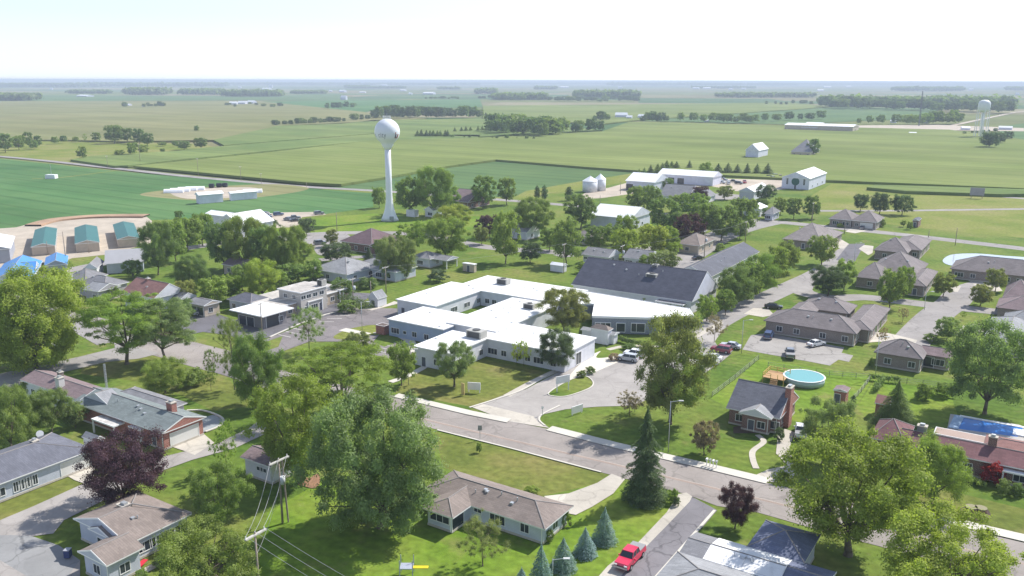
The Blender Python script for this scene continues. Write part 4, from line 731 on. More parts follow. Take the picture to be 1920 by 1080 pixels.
bld('house','shadowed brown-roofed house under the dark trees left of centre','house',[((462,504),(405,498),(480,492),3,'gablex',.4)],wall=TS,roof=PBR)
bld('house','slate-roofed house between the yellow-green trees and the white canopy','house',[((470,571),(420,563),(486,556),3,'hipx',.45)],wall=BS,roof=DBL)
# left foreground
bld('brick_garage_house','grey-green roofed house with a red brick gable and double garage door','house',[
 ((304,815),(152,748+2),(371,778),3.1,'gablex',.34,dict(f=[(.9,'d'),(.75,'w')],r=[(.52,'G',(5.6,2.4,1.25))],wall=BR2,gable=BR2,vents=5,chim=[(.82,.62,1.5,1.0,2.9,BR2)])),
 ((268,790),(182,765),(290,772),3.0,'hipx',.34,dict(wall=siding('mauve_grey_siding',(.36,.34,.37)),f=[(.2,'w'),(.5,'d'),(.8,'w')],r=[])),
 ((310,772),(205,742),(352,757),3.3,'hipx',.3,dict(wall=WS,roof=GRY,f=[],r=[(.5,'w')])),
 ((212,800),(168,786),(226,786),2.6,'flat',0,dict(post=True,over=.2,roof=mat('mottled_awning',(.5,.48,.46),.8,.4,3,fine=2))),
 ((262,807),(237,800),(278,796),2.6,'flat',0,dict(post=True,over=.2,roof=WMET)),
],wall=BR2,roof=GGR)
bld('house','brown-roofed white house with two chimneys left of the grey-green roofed one','house',[
 ((150,752),(42,712),(192,728),3.4,'gablex',.36,dict(f=[(.15,'w'),(.35,'d'),(.5,'w')],chim=[(.58,.22,1.3,1.1,2.4,mat('white_chimney',(.6,.58,.56),.8,.1)),(.42,.55,.9,.8,2.3,BRN)],gable=WS)),
 ((203,762),(152,748),(222,748),3.6,'gabley',.4,dict(roof=LGR,f=[(.35,'w'),(.65,'w')]))],wall=WS,roof=PBR)
bld('garden_shed','white-fronted shed with a dark curved roof between the two left houses','shed',[((179,830),(148,822),(188,822-2),2.4,'gablex',.8,dict(over=.15,f=[(.5,'d')],r=[]))],wall=WS,roof=LGR,auto=False)
bld('ranch_house','grey-roofed ranch house with a row of black windows and a white garage door at the left edge','house',[((157,833),(-60,905+1),(112,811-2),2.9,'gablex',.3,dict()),],az=-33,wall=BS,roof=DBL) if 0 else None
def long_left():
    # ranch running up to the right: near long wall along the town V axis faces +x
    return bld('ranch_house','slate-roofed ranch house at the left edge, four black windows and a white garage door','house',[((-150,965),12,(158,836),2.9,'hipby',.30,dict(f=[],r=[(.08,'w'),(.2,'w'),(.42,'w'),(.52,'W',(1,1.5,1.5)),(.555,'W',(1,1.5,1.5)),(.59,'W',(1,1.5,1.5)),(.625,'W',(1,1.5,1.5)),(.9,'G')],vents=1,chim=[(.42,.78,1.1,.9,1.9,GRY)])),],wall=BS,roof=DBL)
long_left()
bld('ranch_house','taupe-roofed house with blue wing gables and a rear patio at the bottom left','house',[
 ((240,1023),12,(356,963),3.0,'hipby',.30,dict(f=[],r=[(.12,'w'),(.28,'W'),(.44,'w'),(.6,'d',(2.6,2.2,1.1)),(.82,'W')],vents=2,chim=[(.42,.45,1.8,1.1,1.7,BR4)])),
 ((205,1012),(158,996),(250,965),3.1,'gabley',.36,dict(wall=BS,f=[(.5,'W')],r=[])),
 ((200,1064),(138,1040),(262,1024),3.0,'gabley',.36,dict(wall=BS,f=[(.5,'w')],r=[(.5,'w')])),
],wall=BS,roof=BRN)
bld('house','brown-roofed white house half hidden behind the tall utility pole','house',[((508,878),(450,858),(545,852),3.0,'gablex',.36,dict(f=[(.55,'t'),(.7,'t')],r=[]))],wall=WS,roof=PBR)
bld('ranch_house','long taupe hip-roofed ranch with a deep entry porch in the centre foreground','house',[
 ((1022,995),(790,921),(1077,951),2.55,'hipx',.36,dict(over=.7,f=[(.45,'t'),(.62,'W'),(.85,'w')],r=[(.5,'w')],vents=6)),
 ((849,974),(788,954),(915,930),2.55,'hipfy',.36,dict(over=.7,f=[(.5,'W',(3.2,1,1.6))],r=[(.2,'p')]))],wall=siding('blue_white_siding',(.55,.58,.67)),roof=BRN)
bld('house','big house at the bottom edge with white coated roof panels along its ridge','house',[
 ((1460,1094),(1317,1050),(1492,1053),3.0,'gablex',.2,dict(roof=MEMB,f=[],r=[],vents=8)),
 ((1319,1051),(1274,1037),(1347,1012),2.95,'gablex',.2,dict(roof=GRY,f=[],r=[])),
 ((1546,1119),(1458,1093),(1580,1079),2.9,'gablex',.2,dict(roof=shingle('tree_shaded_shingle',(.15,.17,.25)),f=[],r=[])),  # tree shade put into this dark blue roof colour, here and on the rear hip
 ((1400,1163),(1213,1103),(1462,1096),2.9,'hipx',.3,dict(roof=LGR,vents=3)),
 ((1508,1059),(1400,1027),8,3.1,'hipx',.36,dict(roof=shingle('tree_shaded_shingle',(.15,.17,.25)),f=[],r=[]))],wall=BS,roof=LGR)
# right side
TB=BR1
def duplex(label,blocks,**k): return bld('brick_duplex',label,'house',blocks,wall=k.pop('wall',TB),roof=k.pop('roof',TAUPE),group='brown brick hip-roofed homes of the right-hand estate',trim=mat('dark_trim',(.22,.18,.17),.7),**k)
duplex('largest brick duplex, notched roof, beside the worn parking lot',[((1606,628),(1438,597),(1628,608),3.0,'hipx',.46,dict(vents=3)),((1592,590),(1500,574),(1602,573),3.0,'hipx',.46,dict(vents=3)),((1634,622),(1580,612),(1656,578),3.0,'hipy',.40,dict(r=[(.15,'w'),(.35,'p'),(.6,'p'),(.85,'w')])),((1510,604),(1462,596),(1540,574),3.0,'hipy',.44,dict(f=[]))])
duplex('brick duplex with two covered terraces backing on the long lane',[((1702,476),(1638,469),(1720,463),3.0,'hipx',.5,dict(vents=2)),((1728,471),(1670,463),(1749,451),3.0,'hipy',.42,dict(r=[(.3,'p'),(.7,'p')]))])
duplex('brick duplex half behind two round trees in the middle of the estate',[((1655,526),(1602,520),(1672,508),3.0,'hipx',.46),((1720,520),(1630,505),(1735,495),3.0,'hipx',.46,dict(vents=3)),((1737,539),(1700,532),(1765,511),3.0,'hipy',.45)])
duplex('brick duplex nearest the back street at the top left of the estate',[((1540,456),(1468,448),(1572,436),3.0,'hipx',.36,dict(vents=2)),((1556,453),(1520,448),(1574,436),3.0,'hipy',.4)],roof=shingle('taupe_grey_shingle',(.235,.21,.205)))
duplex('long low brick home with an entry gable on the pond shore',[((1965,524),(1782,503),(1975,508),3.0,'hipx',.5,dict(vents=2)),((1822,507),(1805,504),(1830,495),3.0,'gabley',.6,dict(f=[(.5,'w')],r=[]))])
duplex('brick duplex on the right edge above the crossroads',[((1985,592),(1868,574),(2000,575),3.0,'hipx',.46),((1935,567),(1880,556),(1960,545),3.0,'hipx',.46)],roof=PBR)
duplex('brick duplex on the right edge below the crossroads',[((1935,652),(1849,622),(1990,612),3.0,'hipy',.4),((1960,620),(1880,600),(1980,600),3.0,'hipx',.46)],roof=LGR)
duplex('smaller brick home with pyramid roof and low wing below the crossroads',[((1731,676),(1636,664),(1745,657),3.0,'hipx',.6,dict(vents=2)),((1785,674),(1725,663),(1800,662),2.8,'gablex',.4,dict(roof=PBR,f=[(.2,'p'),(.6,'W')]))])
bld('house','far brick house with a white garage door and cars on its drive','house',[((1598,414),(1556,409),(1612,405),3,'hipx',.45),((1645,418),(1600,411),(1652,408),3,'hipx',.45,dict(f=[(.6,'G'),(.2,'w')]))],wall=BR1,roof=TAUPE)
bld('garden_shed','small dark brown shed on the grass beyond the far brick house','shed',[((1723,414.5),(1711,413),(1729,410),2.8,'gabley',.4,dict(over=.2,f=[(.4,'d')],r=[]))],wall=BR3,roof=DBL,auto=False)
bld('house','dark-roofed brick cottage with a white front gable and tall brick chimney','house',[((1462,787),(1361,766),(1484,744),2.9,'gablex',.58,dict(f=[(.22,'w'),(.9,'W')],r=[(.3,'w')],chim=[(1.0,.42,1.0,2.0,4.4,BR2)],gable=BR2)),
 ((1446,788),(1384,776),(1453,777),3.0,'gabley',.42,dict(roof=LGR,gable=WS,f=[(.35,'d'),(.72,'w')],r=[]))],wall=BR3,roof=DBL)
bld('garden_shed','small red-brown shed with mauve roof on the lawn behind the cottage','shed',[((1588,737),(1562,732),(1597,729),2.7,'gabley',.25,dict(over=.2,f=[(.3,'d')],r=[]))],wall=BR2,roof=PBR,auto=False)
bld('garden_shed','shed with a salmon roof behind the dark spruce','shed',[((1668,762),(1640,756),(1680,750),2.6,'gablex',.5,dict(over=.2,f=[],r=[(.5,'d')]))],wall=BR2,roof=MAR,auto=False)
bld('long_house','long house with red-brown roof, two chimneys and white awning beside the swimming pool','house',[
 ((1698,836),(1631,818),(1730,804),3.0,'hipx',.5,dict(f=[(.5,'w')])),
 ((1990,897),(1690,818),(2010,870),3.0,'gablex',.42,dict(chim=[(.13,.6,1.4,1.1,2.4,GRY),(.58,.55,1.2,.9,3.0,BR3)],f=[(.2,'W'),(.45,'w'),(.62,'d'),(.8,'W')])),
 ((1860,828+6),(1750,812),(1868,822),2.9,'flat',0,dict(roof=mat('tan_patio_roof',(.36,.27,.23),.8,.1))),
 ((1980,862),(1845,833),(2000,845),2.9,'hipx',.25,dict(roof=MAR)),
 ((1985,905),(1880,879),(1992,896),2.5,'flat',0,dict(post=True,roof=WMET,over=.15)),
],wall=BR3,roof=RBR)
# ---------------------------------------------------------------- emblem on the hall, water towers, bins, mast
def onface(root,bi_rect,): pass
p=P(1490,340,0); q=P(1491.5,340,3.8)
m=MB(); ax,ay=axes(AZ); ctr=P(1490.5,341.5,3.6)
L=cb.matrix_basis.inverted()@P(1490,340,4.2)
fy=min(v[1] for o in cb.children if o.name.startswith('wall') for v in [tuple(x.co) for x in o.data.vertices]); fx=[x.co.x for o in cb.children if o.name.startswith('wall') for x in o.data.vertices]; cx=(min(fx)+max(fx))/2
m.tube((cx,fy-.01,4.3),(cx,fy-.12,4.3),2.2,n=24); m.build('emblem',mat('green_emblem',(.035,.12,.09),.6),cb)
def water_tower():
    p=P(731,413); root=empty('water_tower',p,0,'white round-tanked water tower on a single flared stem, lettered n city','water tower')
    Hs=htop(p,222.5); d=depth(p); rs=23.6*d/F*.98; zc=Hs-rs; wm=mat('tower_white',(.74,.76,.80),.4,.04,.05)
    prof=[(26/2*0+6.6,0),(5.6,1.4),(4.3,4.0),(3.3,7.0),(2.6,10),(2.2,13)]; 
    MB().lathe([(4.0,0),(3.2,1.6),(2.5,3.5),(1.95,5.6),(1.6,8),(1.42,11),(1.35,16),(1.3,zc-rs*1.38)],40).build('stem',wm,root,True)
    pr=[(1.34,zc-rs*1.40),(rs*.38,zc-rs*1.2),(rs*.46,zc-rs*1.03),(rs*.49,zc-rs*.93)]
    for k in range(0,25):
        a=-math.pi/2+math.pi*k/24; r=rs*math.cos(a); z=zc+rs*math.sin(a)
        if a<-1.03: continue
        pr.append((max(.05,r),z))
    MB().lathe(pr,56).build('tank',wm,root,True)
    m=MB()
    for k in range(16):
        a=2*math.pi*k/16; b=2*math.pi*(k+1)/16; m.tube((1.7*math.cos(a),1.7*math.sin(a),Hs-.2),(1.7*math.cos(a),1.7*math.sin(a),Hs+1.1),.05,n=5); m.tube((1.7*math.cos(a),1.7*math.sin(a),Hs+1.1),(1.7*math.cos(b),1.7*math.sin(b),Hs+1.1),.05,n=5)
    m.build('railing',WHITE,root); 
    m=MB(); m.tube((0,0,Hs),(0,0,Hs+2.2),.05,n=5); m.tube((-1.2,0,Hs-.1),(-1.2,0,Hs+2.4),.05,n=5); m.build('antenna',METAL,root)
    m=MB(); m.box(-.9,.9,-.15,.15,0,2.2); o=m.build('door',mat('grey_door',(.3,.32,.35)),root); o.location=(1.3,-3.5,0)
    # lettering wrapped on the ball: text outlines carried over angle by angle
    az0=math.atan2(-p.x,-p.y)   # azimuth of camera seen from tower
    cu=bpy.data.curves.new('lettering','FONT'); cu.body='n  city'; cu.size=3.1; cu.space_character=1.15; cu.extrude=.0; to=bpy.data.objects.new('tmp',cu); col.objects.link(to); bpy.context.view_layer.update()
    me=bpy.data.meshes.new_from_object(to.evaluated_get(bpy.context.evaluated_depsgraph_get())); bpy.data.objects.remove(to)
    bm=bmesh.new(); bm.from_mesh(me)
    for _ in range(2): bmesh.ops.subdivide_edges(bm,edges=[e for e in bm.edges if e.calc_length()>.35],cuts=1)
    bmesh.ops.triangulate(bm,faces=bm.faces[:])
    wd=max(v.co.x for v in bm.verts)
    a_start=-1.32; a_end=-.10
    for v in bm.verts:
        a=a_start+(a_end-a_start)*v.co.x/wd; el=-.42+v.co.y/rs*1.05; r=rs+.05
        # angle a: 0 faces the camera, negative to the left
        th=az0-a*-1 if False else az0
        dx=math.sin(a)*math.cos(el); dy=math.cos(a)*math.cos(el)
        fx_,fy_=math.sin(az0),math.cos(az0); rx,ry=-fy_,fx_      # facing camera; its right as the camera sees it
        v.co=Vector(((fx_*dy+rx*dx)*r,(fy_*dy+ry*dx)*r,zc+r*math.sin(el)))
    bm.to_mesh(me); bm.free(); link('lettering',me,root,mat('letter_grey',(.22,.23,.28),.6))
    def patch(a0,a1,e0,e1,mm,sl=0):
        m=MB(); fx_,fy_=math.sin(az0),math.cos(az0); rx,ry=-fy_,fx_; n=5
        def q(a,e): r=rs+.06; dx=math.sin(a)*math.cos(e); dy=math.cos(a)*math.cos(e); return ((fx_*dy+rx*dx)*r,(fy_*dy+ry*dx)*r,zc+r*math.sin(e))
        for i in range(n):
            for j in range(n):
                A=lambda i,j:q(a0+(a1-a0)*i/n+sl*j/n,e0+(e1-e0)*j/n-.22)
                m.poly([A(i,j),A(i+1,j),A(i+1,j+1),A(i,j+1)])
        m.build('logo',mm,root)
    rd=mat('logo_red',(.38,.10,.09),.6); bk=mat('logo_dark',(.14,.11,.15),.6)
    patch(.66,.80,-.28,.06,bk,.03); patch(.68,.76,.08,.20,rd); patch(.90,1.05,-.30,.04,rd,.05); patch(.80,.88,-.30,-.18,rd)
water_tower()
def lathe_mast():
    p=P(1723,236); h=htop(p,171); root=empty('radio_mast',p,0,'thin dark lattice radio mast in front of the far wood','mast'); m=MB()
    for k in range(3):
        a=k*2.09; m.tube((.9*math.cos(a),.9*math.sin(a),0),(.7*math.cos(a),.7*math.sin(a),h),.22,n=4)
        for j in range(24):
            z0=h*j/24; z1=h*(j+1)/24; b=a+2.09; m.tube((.85*math.cos(a),.85*math.sin(a),z0),(.85*math.cos(b),.85*math.sin(b),z1),.1,n=4)
    m.build('lattice',mat('mast_metal',(.16,.17,.2),.5),root)
lathe_mast()
def leg_tower():
    p=P(1838,258); d=depth(p); h=htop(p,187); w_=21*d/F; root=empty('water_tower',p,0,'older pale water tower on tall legs beside the far road','water tower'); wm=mat('old_tower_white',(.74,.76,.77),.5,.06,.05)
    r=w_/2; z0=h-r*1.75; MB().lathe([(.3,z0-r*.45),(r*.6,z0-r*.32),(r*.9,z0-r*.1),(r,z0+.1),(r,z0+r*1.1),(r*.85,z0+r*1.45),(r*.5,z0+r*1.68),(.2,z0+r*1.75)],28).build('tank',wm,root,True)
    for k in range(6):
        a=k*math.pi/3+.3; MB().tube((r*1.15*math.cos(a),r*1.15*math.sin(a),0),(r*.98*math.cos(a),r*.98*math.sin(a),z0+.2),.35,n=6).build('leg',wm,root)
    m=MB().tube((0,0,0),(0,0,z0-r*.2),1.1,n=12); m.build('riser',wm,root,True); m=MB()
    for zz in (.35,.68):
        for k in range(6):
            a=k*math.pi/3+.3; b=a+math.pi/3; q=r*1.1; m.tube((q*math.cos(a),q*math.sin(a),z0*zz),(q*math.cos(b),q*math.sin(b),z0*zz),.13,n=4)
    m.build('brace',wm,root)
leg_tower()
for u,v,vt,wp,lb in ((1106,359,330,28,'nearer of two round white grain bins with cone roofs'),(1125,357,326,21,'farther of two round white grain bins with cone roofs')):
    p=P(u,v); d=depth(p); r=wp*d/F/2; h=htop(p,vt); root=empty('grain_bin',p,0,lb,'grain bin','grain bins at the field edge'); bm_=siding('corrugated_steel',(.66,.68,.72),.35,.85)
    MB().lathe([(r,0),(r,h*.68)],36).build('wall',bm_,root,True); MB().lathe([(r*1.04,h*.675),(r*1.04,h*.69),(r*.12,h*.97),(r*.12,h)],36).build('roof',WMET,root); m=MB(); m.box(-.4,.4,-r-.05,-r+.1,0,2.1); m.build('door',METAL,root)
# ---------------------------------------------------------------- pools, deck, tarpaulin, fences
def pool():
    c=P(1507,716); rx=74/2*depth(c)/F; root=empty('above_ground_pool',c,0,'round above-ground pool with pale turquoise water behind the cottage','pool')
    MB().lathe([(rx,0),(rx,1.3)],48).build('wall',mat('pool_wall',(.42,.52,.53),.5,.08),root,True)
    m=MB(); n=48
    for k in range(n):
        a=2*math.pi*k/n;b=2*math.pi*(k+1)/n; m.poly([(rx*.95*math.cos(a),rx*.95*math.sin(a),1.34),(rx*1.03*math.cos(a),rx*1.03*math.sin(a),1.34),(rx*1.03*math.cos(b),rx*1.03*math.sin(b),1.34),(rx*.95*math.cos(b),rx*.95*math.sin(b),1.34)])
    m.build('rim',TRIM,root); m=MB(); m.poly([(rx*.96*math.cos(2*math.pi*k/n),rx*.96*math.sin(2*math.pi*k/n),1.31) for k in range(n)]); m.build('water',mat('pool_water',(.14,.36,.36),.06,.03,.2),root)
    # deck
    dm=mat('deck_wood',(.42,.26,.13),.8,.2,2,stretch=(1,6,1)); a=P(1458,716); root=empty('deck',a,-R(AZ),'small wooden deck with yellow-brown railings left of the round pool','deck')
    m=MB(); m.box(-2.6,1.8,-2.2,2.8,1.15,1.3); m.build('platform',dm,root)
    m=MB()
    for x in (-2.5,-.9,.5,1.7):
        for y in (-2.1,2.7): m.box(x-.06,x+.06,y-.06,y+.06,0,2.2)
    for y in(-.5,1.1): m.box(-2.56,-2.44,y-.06,y+.06,0,2.2)
    for z in(2.15,1.75): m.box(-2.5,1.7,2.66,2.74,z,z+.09); m.box(-2.5,-.9,-2.14,-2.06,z,z+.09); m.box(-2.54,-2.46,-2.1,2.7,z,z+.09)
    m.build('railing',mat('yellow_wood',(.55,.38,.12),.8,.15),root)
    for k in range(4): m=MB().box(-.8,.6,-2.25-.32*(k+1),-2.25-.32*k,0,1.1-.27*k); m.build('step',dm,root)
    # inground pool
    w_=[P(1800,784),P(1905,805),P(1910,815),P(1786,800)]
    o=sheet('swimming_pool',[(1802,782),(1918,803),(1908,819),(1791,803)],mat('deep_pool_water',(.03,.19,.58),.3,.04,.3,spec=.15),kind=None,label='rectangular in-ground pool of deep blue water behind the red-brown long house',cat='pool')
    n=MB(); ribbon('coping',[(1800,780),(1920,802)],.7,TRIM,h=.12,straight=True).parent=o; ribbon('coping',[(1799,780),(1787,804)],1.6,mat('light_blue_coping',(.35,.47,.62)),h=.10,straight=True).parent=o
    m=MB(); m.box(-2,2,-1.5,1.5,.02,.25); t=m.build('pool_cover',WMET); t.location=P(1924,815); t.rotation_euler=(0,0,-R(AZ)); tag(t,'folded white cover at the right end of the in-ground pool','pool cover')
pool()
def fence(px,label,h=1.2,rail=True,m=None,step=2.6):
    m=m or WOOD; pts=[P(*q) for q in px]; root=empty('fence',pts[0],0,label,'fence'); o=Vector(pts[0]); k=MB()
    for a,b in zip(pts,pts[1:]):
        n=max(1,int((b-a).length/step))
        for i in range(n+1): q=a.lerp(b,i/n)-o; MB().tube((q.x,q.y,0),(q.x,q.y,h),.06,n=5).build('post',m,root)
        for z in (.35,.75,h-.08): k.tube((a-o)+Vector((0,0,z)),(b-o)+Vector((0,0,z)),.035,n=4)
    k.build('rail',m,root)
GR=mat('galvanised_rail',(.26,.27,.22),.6)
fence([(1335,745),(1378,712),(1422,675)],'low wire fence between the tall loose tree and the round pool',m=GR)
fence([(1440,688),(1530,703),(1630,711)],'wire fence behind the round pool',m=GR)
fence([(1632,712),(1615,735),(1595,757)],'fence running down to the clipped columnar shrub',m=GR)
fence([(1632,712),(1700,720),(1760,726)],'wire fence behind the dark spruce',m=GR)
# ---------------------------------------------------------------- vehicles
def profile_body(m,prof,w_,mi=0,taper=.08,yc=0):
    n=len(prof)
    for s in (-1,1):
        ring=[(x,s*(w_/2-(taper if z>.75 else 0)),z) for x,z in prof]; m.poly(ring if s<0 else ring[::-1],mi)
    for i in range(n):
        j=(i+1)%n; a,b=prof[i],prof[j]; fa=w_/2-(taper if a[1]>.75 else 0); fb=w_/2-(taper if b[1]>.75 else 0)
        m.poly([(a[0],-fa,a[1]),(a[0],fa,a[1]),(b[0],fb,b[1]),(b[0],-fb,b[1])],mi)
VD=dict(
 sedan=(4.7,1.8,[(-2.35,.3),(2.3,.3),(2.35,.62),(2.2,.8),(1.05,.92),(-1.75,.95),(-2.3,.88)],[(-1.7,.93),(1.0,.9),(.35,1.4),(-1.0,1.42)]),
 suv=(4.7,1.9,[(-2.35,.35),(2.3,.35),(2.35,.8),(2.2,1.0),(1.2,1.08),(-2.25,1.1)],[(-2.2,1.08),(1.15,1.06),(.55,1.68),(-2.0,1.7)]),
 van=(5.0,1.95,[(-2.5,.35),(2.4,.35),(2.5,.8),(2.3,1.0),(1.6,1.1),(-2.45,1.15)],[(-2.4,1.12),(1.6,1.08),(.75,1.78),(-2.25,1.8)]),
 pickup=(5.9,2.0,[(-2.95,.5),(2.8,.5),(2.9,.85),(2.75,1.15),(1.35,1.25),(-2.9,1.2)],[(-1.05,1.2),(1.3,1.22),(.75,1.85),(-.85,1.88)]))
_vm={}
def vparts(k):
    if k in _vm: return _vm[k]
    L_,w_,pb,pc=VD[k]; out={}
    m=MB(); profile_body(m,pb,w_); 
    # roof skin
    xs=[pc[3][0],pc[2][0]]; zt=pc[2][1]; m.box(xs[0]-.02,xs[1]+.02,-(w_/2-.26),w_/2-.26,zt-.02,zt+.05)
    for s in(-1,1):   # pillars
        for a,b in ((pc[0],pc[3]),(pc[1],pc[2])): m.tube((a[0],s*(w_/2-.1),a[1]),(b[0],s*(w_/2-.26),b[1]),.05,n=5)
        m.tube(((pc[0][0]+pc[1][0])/2,s*(w_/2-.09),.95),((pc[2][0]+pc[3][0])/2,s*(w_/2-.25),zt),.05,n=5)
        m.box(.75,.95,s*(w_/2+.1)-.12,s*(w_/2+.1)+.12,1.0,1.18)
    out['body']=m
    m=MB(); b0,b1=w_/2-.12,w_/2-.28; R_=[(pc[0],b0),(pc[1],b0),(pc[2],b1),(pc[3],b1)]
    for i in range(4): (a,ha),(b,hb)=R_[i],R_[(i+1)%4]; m.poly([(a[0],-ha,a[1]),(a[0],ha,a[1]),(b[0],hb,b[1]),(b[0],-hb,b[1])])
    for s in(-1,1): m.poly([(a[0],s*ha,a[1]) for a,ha in (R_ if s<0 else R_[::-1])])
    out['window']=m
    wr=.33 if k in('sedan',) else .38; m=MB(); m.tube((0,-.12,0),(0,.12,0),wr,n=16); m.tube((0,-.13,0),(0,.13,0),wr*.58,n=12,mi=1); out['wheel']=m
    m=MB(); m.box(-.03,.05,-.2,.2,-.09,.09); out['headlight']=m
    xf=pb[2][0]; xb=pb[0][0]; m=MB(); m.box(xf-.06,xf+.07,-w_/2+.08,w_/2-.08,pb[0][1]+.03,pb[0][1]+.25); m.box(xb-.07,xb+.04,-w_/2+.08,w_/2-.08,pb[0][1]+.03,pb[0][1]+.25); out['bumper']=m
    m=MB(); m.box(xf-.05,xf+.03,-w_*.26,w_*.26,pb[0][1]+.3,pb[2][1]+.02); out['grille']=m
    m=MB(); m.box(xb-.03,xb+.05,-w_/2+.12,-w_/2+.3,.65,.9); m.box(xb-.03,xb+.05,w_/2-.3,w_/2-.12,.65,.9); out['tail_light']=m
    if k=='pickup':
        m=MB(); m.box(-2.9,-1.1,-.92,.92,1.19,1.29); out['bed_cover']=m
    res={}
    for n,mb in out.items():
        me=bpy.data.meshes.new(n); me.from_pydata(mb.v,[],mb.f); me.polygons.foreach_set('material_index',mb.mi)
        for x in {'body':[PAINT],'window':[GLASS],'wheel':[RUBBER,METAL],'headlight':[TRIM],'bumper':[mat('bumper_grey',(.40,.40,.42),.35,.05,metal=.6)],'grille':[mat('grille_black',(.02,.02,.02),.4)],'tail_light':[mat('tail_red',(.35,.01,.01),.3)],'bed_cover':[mat('bed_grey',(.30,.30,.31),.5)]}[n]: me.materials.append(x)
        if n=='body': bm=bmesh.new(); bm.from_mesh(me); bmesh.ops.recalc_face_normals(bm,faces=bm.faces[:]); bm.to_mesh(me); bm.free()
        me.update(); res[n]=me
    _vm[k]=(res,L_,w_,wr,pb); return _vm[k]
CC=dict(white=(.75,.75,.76),silver=(.48,.50,.53),red=(.62,.02,.07),maroon=(.24,.02,.05),black=(.02,.02,.025),grey=(.16,.17,.19),blue=(.06,.10,.22),dkgreen=(.03,.05,.04),tan=(.38,.33,.25))
CNAME=dict(sedan='parked_car',suv='parked_car',van='parked_van',pickup='pickup_truck'); CCAT=dict(sedan='car',suv='car',van='van',pickup='pickup')
def car(kind,c,u,v,az,label,group=None,simple=False):
    res,L_,w_,wr,pb=vparts(kind); r=empty(CNAME[kind],P(u,v),R(90)-R(az),label,CCAT[kind],group)
    for n in ('body','window')+(() if simple else ('bumper','grille','tail_light'))+(('bed_cover',) if kind=='pickup' else ()):
        o=bpy.data.objects.new(n,res[n]); col.objects.link(o); o.parent=r
        if n=='body': o.color=(*CC[c],1)
    if simple: 
        ws=[(.31*L_,1),(-.31*L_,1),(.31*L_,-1),(-.31*L_,-1)]
    for x,s in ((.31*L_,1),(-.31*L_,1),(.31*L_,-1),(-.31*L_,-1)):
        o=bpy.data.objects.new('wheel',res['wheel']); col.objects.link(o); o.parent=r; o.location=(x,s*(w_/2-.08),wr)
    if not simple:
        for s in(-1,1): o=bpy.data.objects.new('headlight',res['headlight']); col.objects.link(o); o.parent=r; o.location=(pb[2][0]-.0,s*(w_/2-.32),.72 if kind!='pickup' else .95)
    return r
car('pickup','red',1181,1053,212,'bright red crew-cab pickup parked by the kerb of the side street')
car('suv','silver',1177,676,-62,'silver SUV nearest us, in front of the care home entrance'); car('suv','white',1189,668,-62,'white SUV behind the silver one at the care home entrance')
car('suv','maroon',1352,660,-58,'maroon SUV behind the tall loose tree'); car('sedan','white',1334,674,-58,'white car right beside the maroon SUV'); car('sedan','white',1328,681,-58,'white car nearest the lawn behind the tall loose tree')
car('sedan','silver',1370,652,-58,'silver car beyond the maroon SUV')
car('suv','blue',1441,633,25,'dark blue SUV at the top left of the worn parking lot'); car('pickup','grey',1481,668,15,'dark grey pickup with silver cab in the middle of the worn parking lot'); car('sedan','white',1530,648,60,'white car at the top right of the worn parking lot')
car('sedan','black',1450,578,105,'black car on the drive above the largest duplex'); car('suv','silver',381,590,70,'silver hatchback in the dark yard left of the white canopy'); car('sedan','grey',92,656,75,'dark car under the big yellow-green tree')
car('sedan','black',1308,486,50,'black car parked on the back street beside the grey hall'); car('suv','white',1626,421,35,'white SUV on the drive of the far brick house'); car('sedan','grey',1617,429,35,'grey car behind the white SUV on the far drive')
car('pickup','white',1501,815,20,'white pickup under the pale tree beside the cottage'); car('suv','grey',600,458,60,'grey car on the drive above the dark round tree'); car('sedan','black',71,497,80,'dark car between the two blue roofs')
rc=random.Random(5)
for i,(u,v) in enumerate(sorted([(484,408),(492,405),(500,409),(491,413),(500,404),(522,404),(541,413),(551,411),(553,415),(484,412),(598,402),(474,411)])):
    car(rc.choice(['sedan','suv','sedan','pickup']),rc.choice(['black','grey','white','blue','silver']),u,v,rc.choice([60,70,120]),ordn(i)+' from the left of the tiny cars on the pale lot behind the church','cars on the lot behind the church',True)
for i,(u,v) in enumerate(sorted([(1277,336),(1285,332),(1292,338),(1303,336),(1336,338),(1346,341),(1352,344),(1360,341),(1366,345),(1374,342),(1351,336),(1385,345),(1396,343),(1443,333),(1455,331),(1450,335),(1463,333)])):
    car(rc.choice(['sedan','suv','pickup','van']),rc.choice(['black','grey','white','dkgreen','silver','grey','red','maroon']),u,v,rc.choice([10,60,100,130]),ordn(i)+' from the left of the vehicles crowding the farmyard behind the farmhouse','vehicles in the farmyard',True)
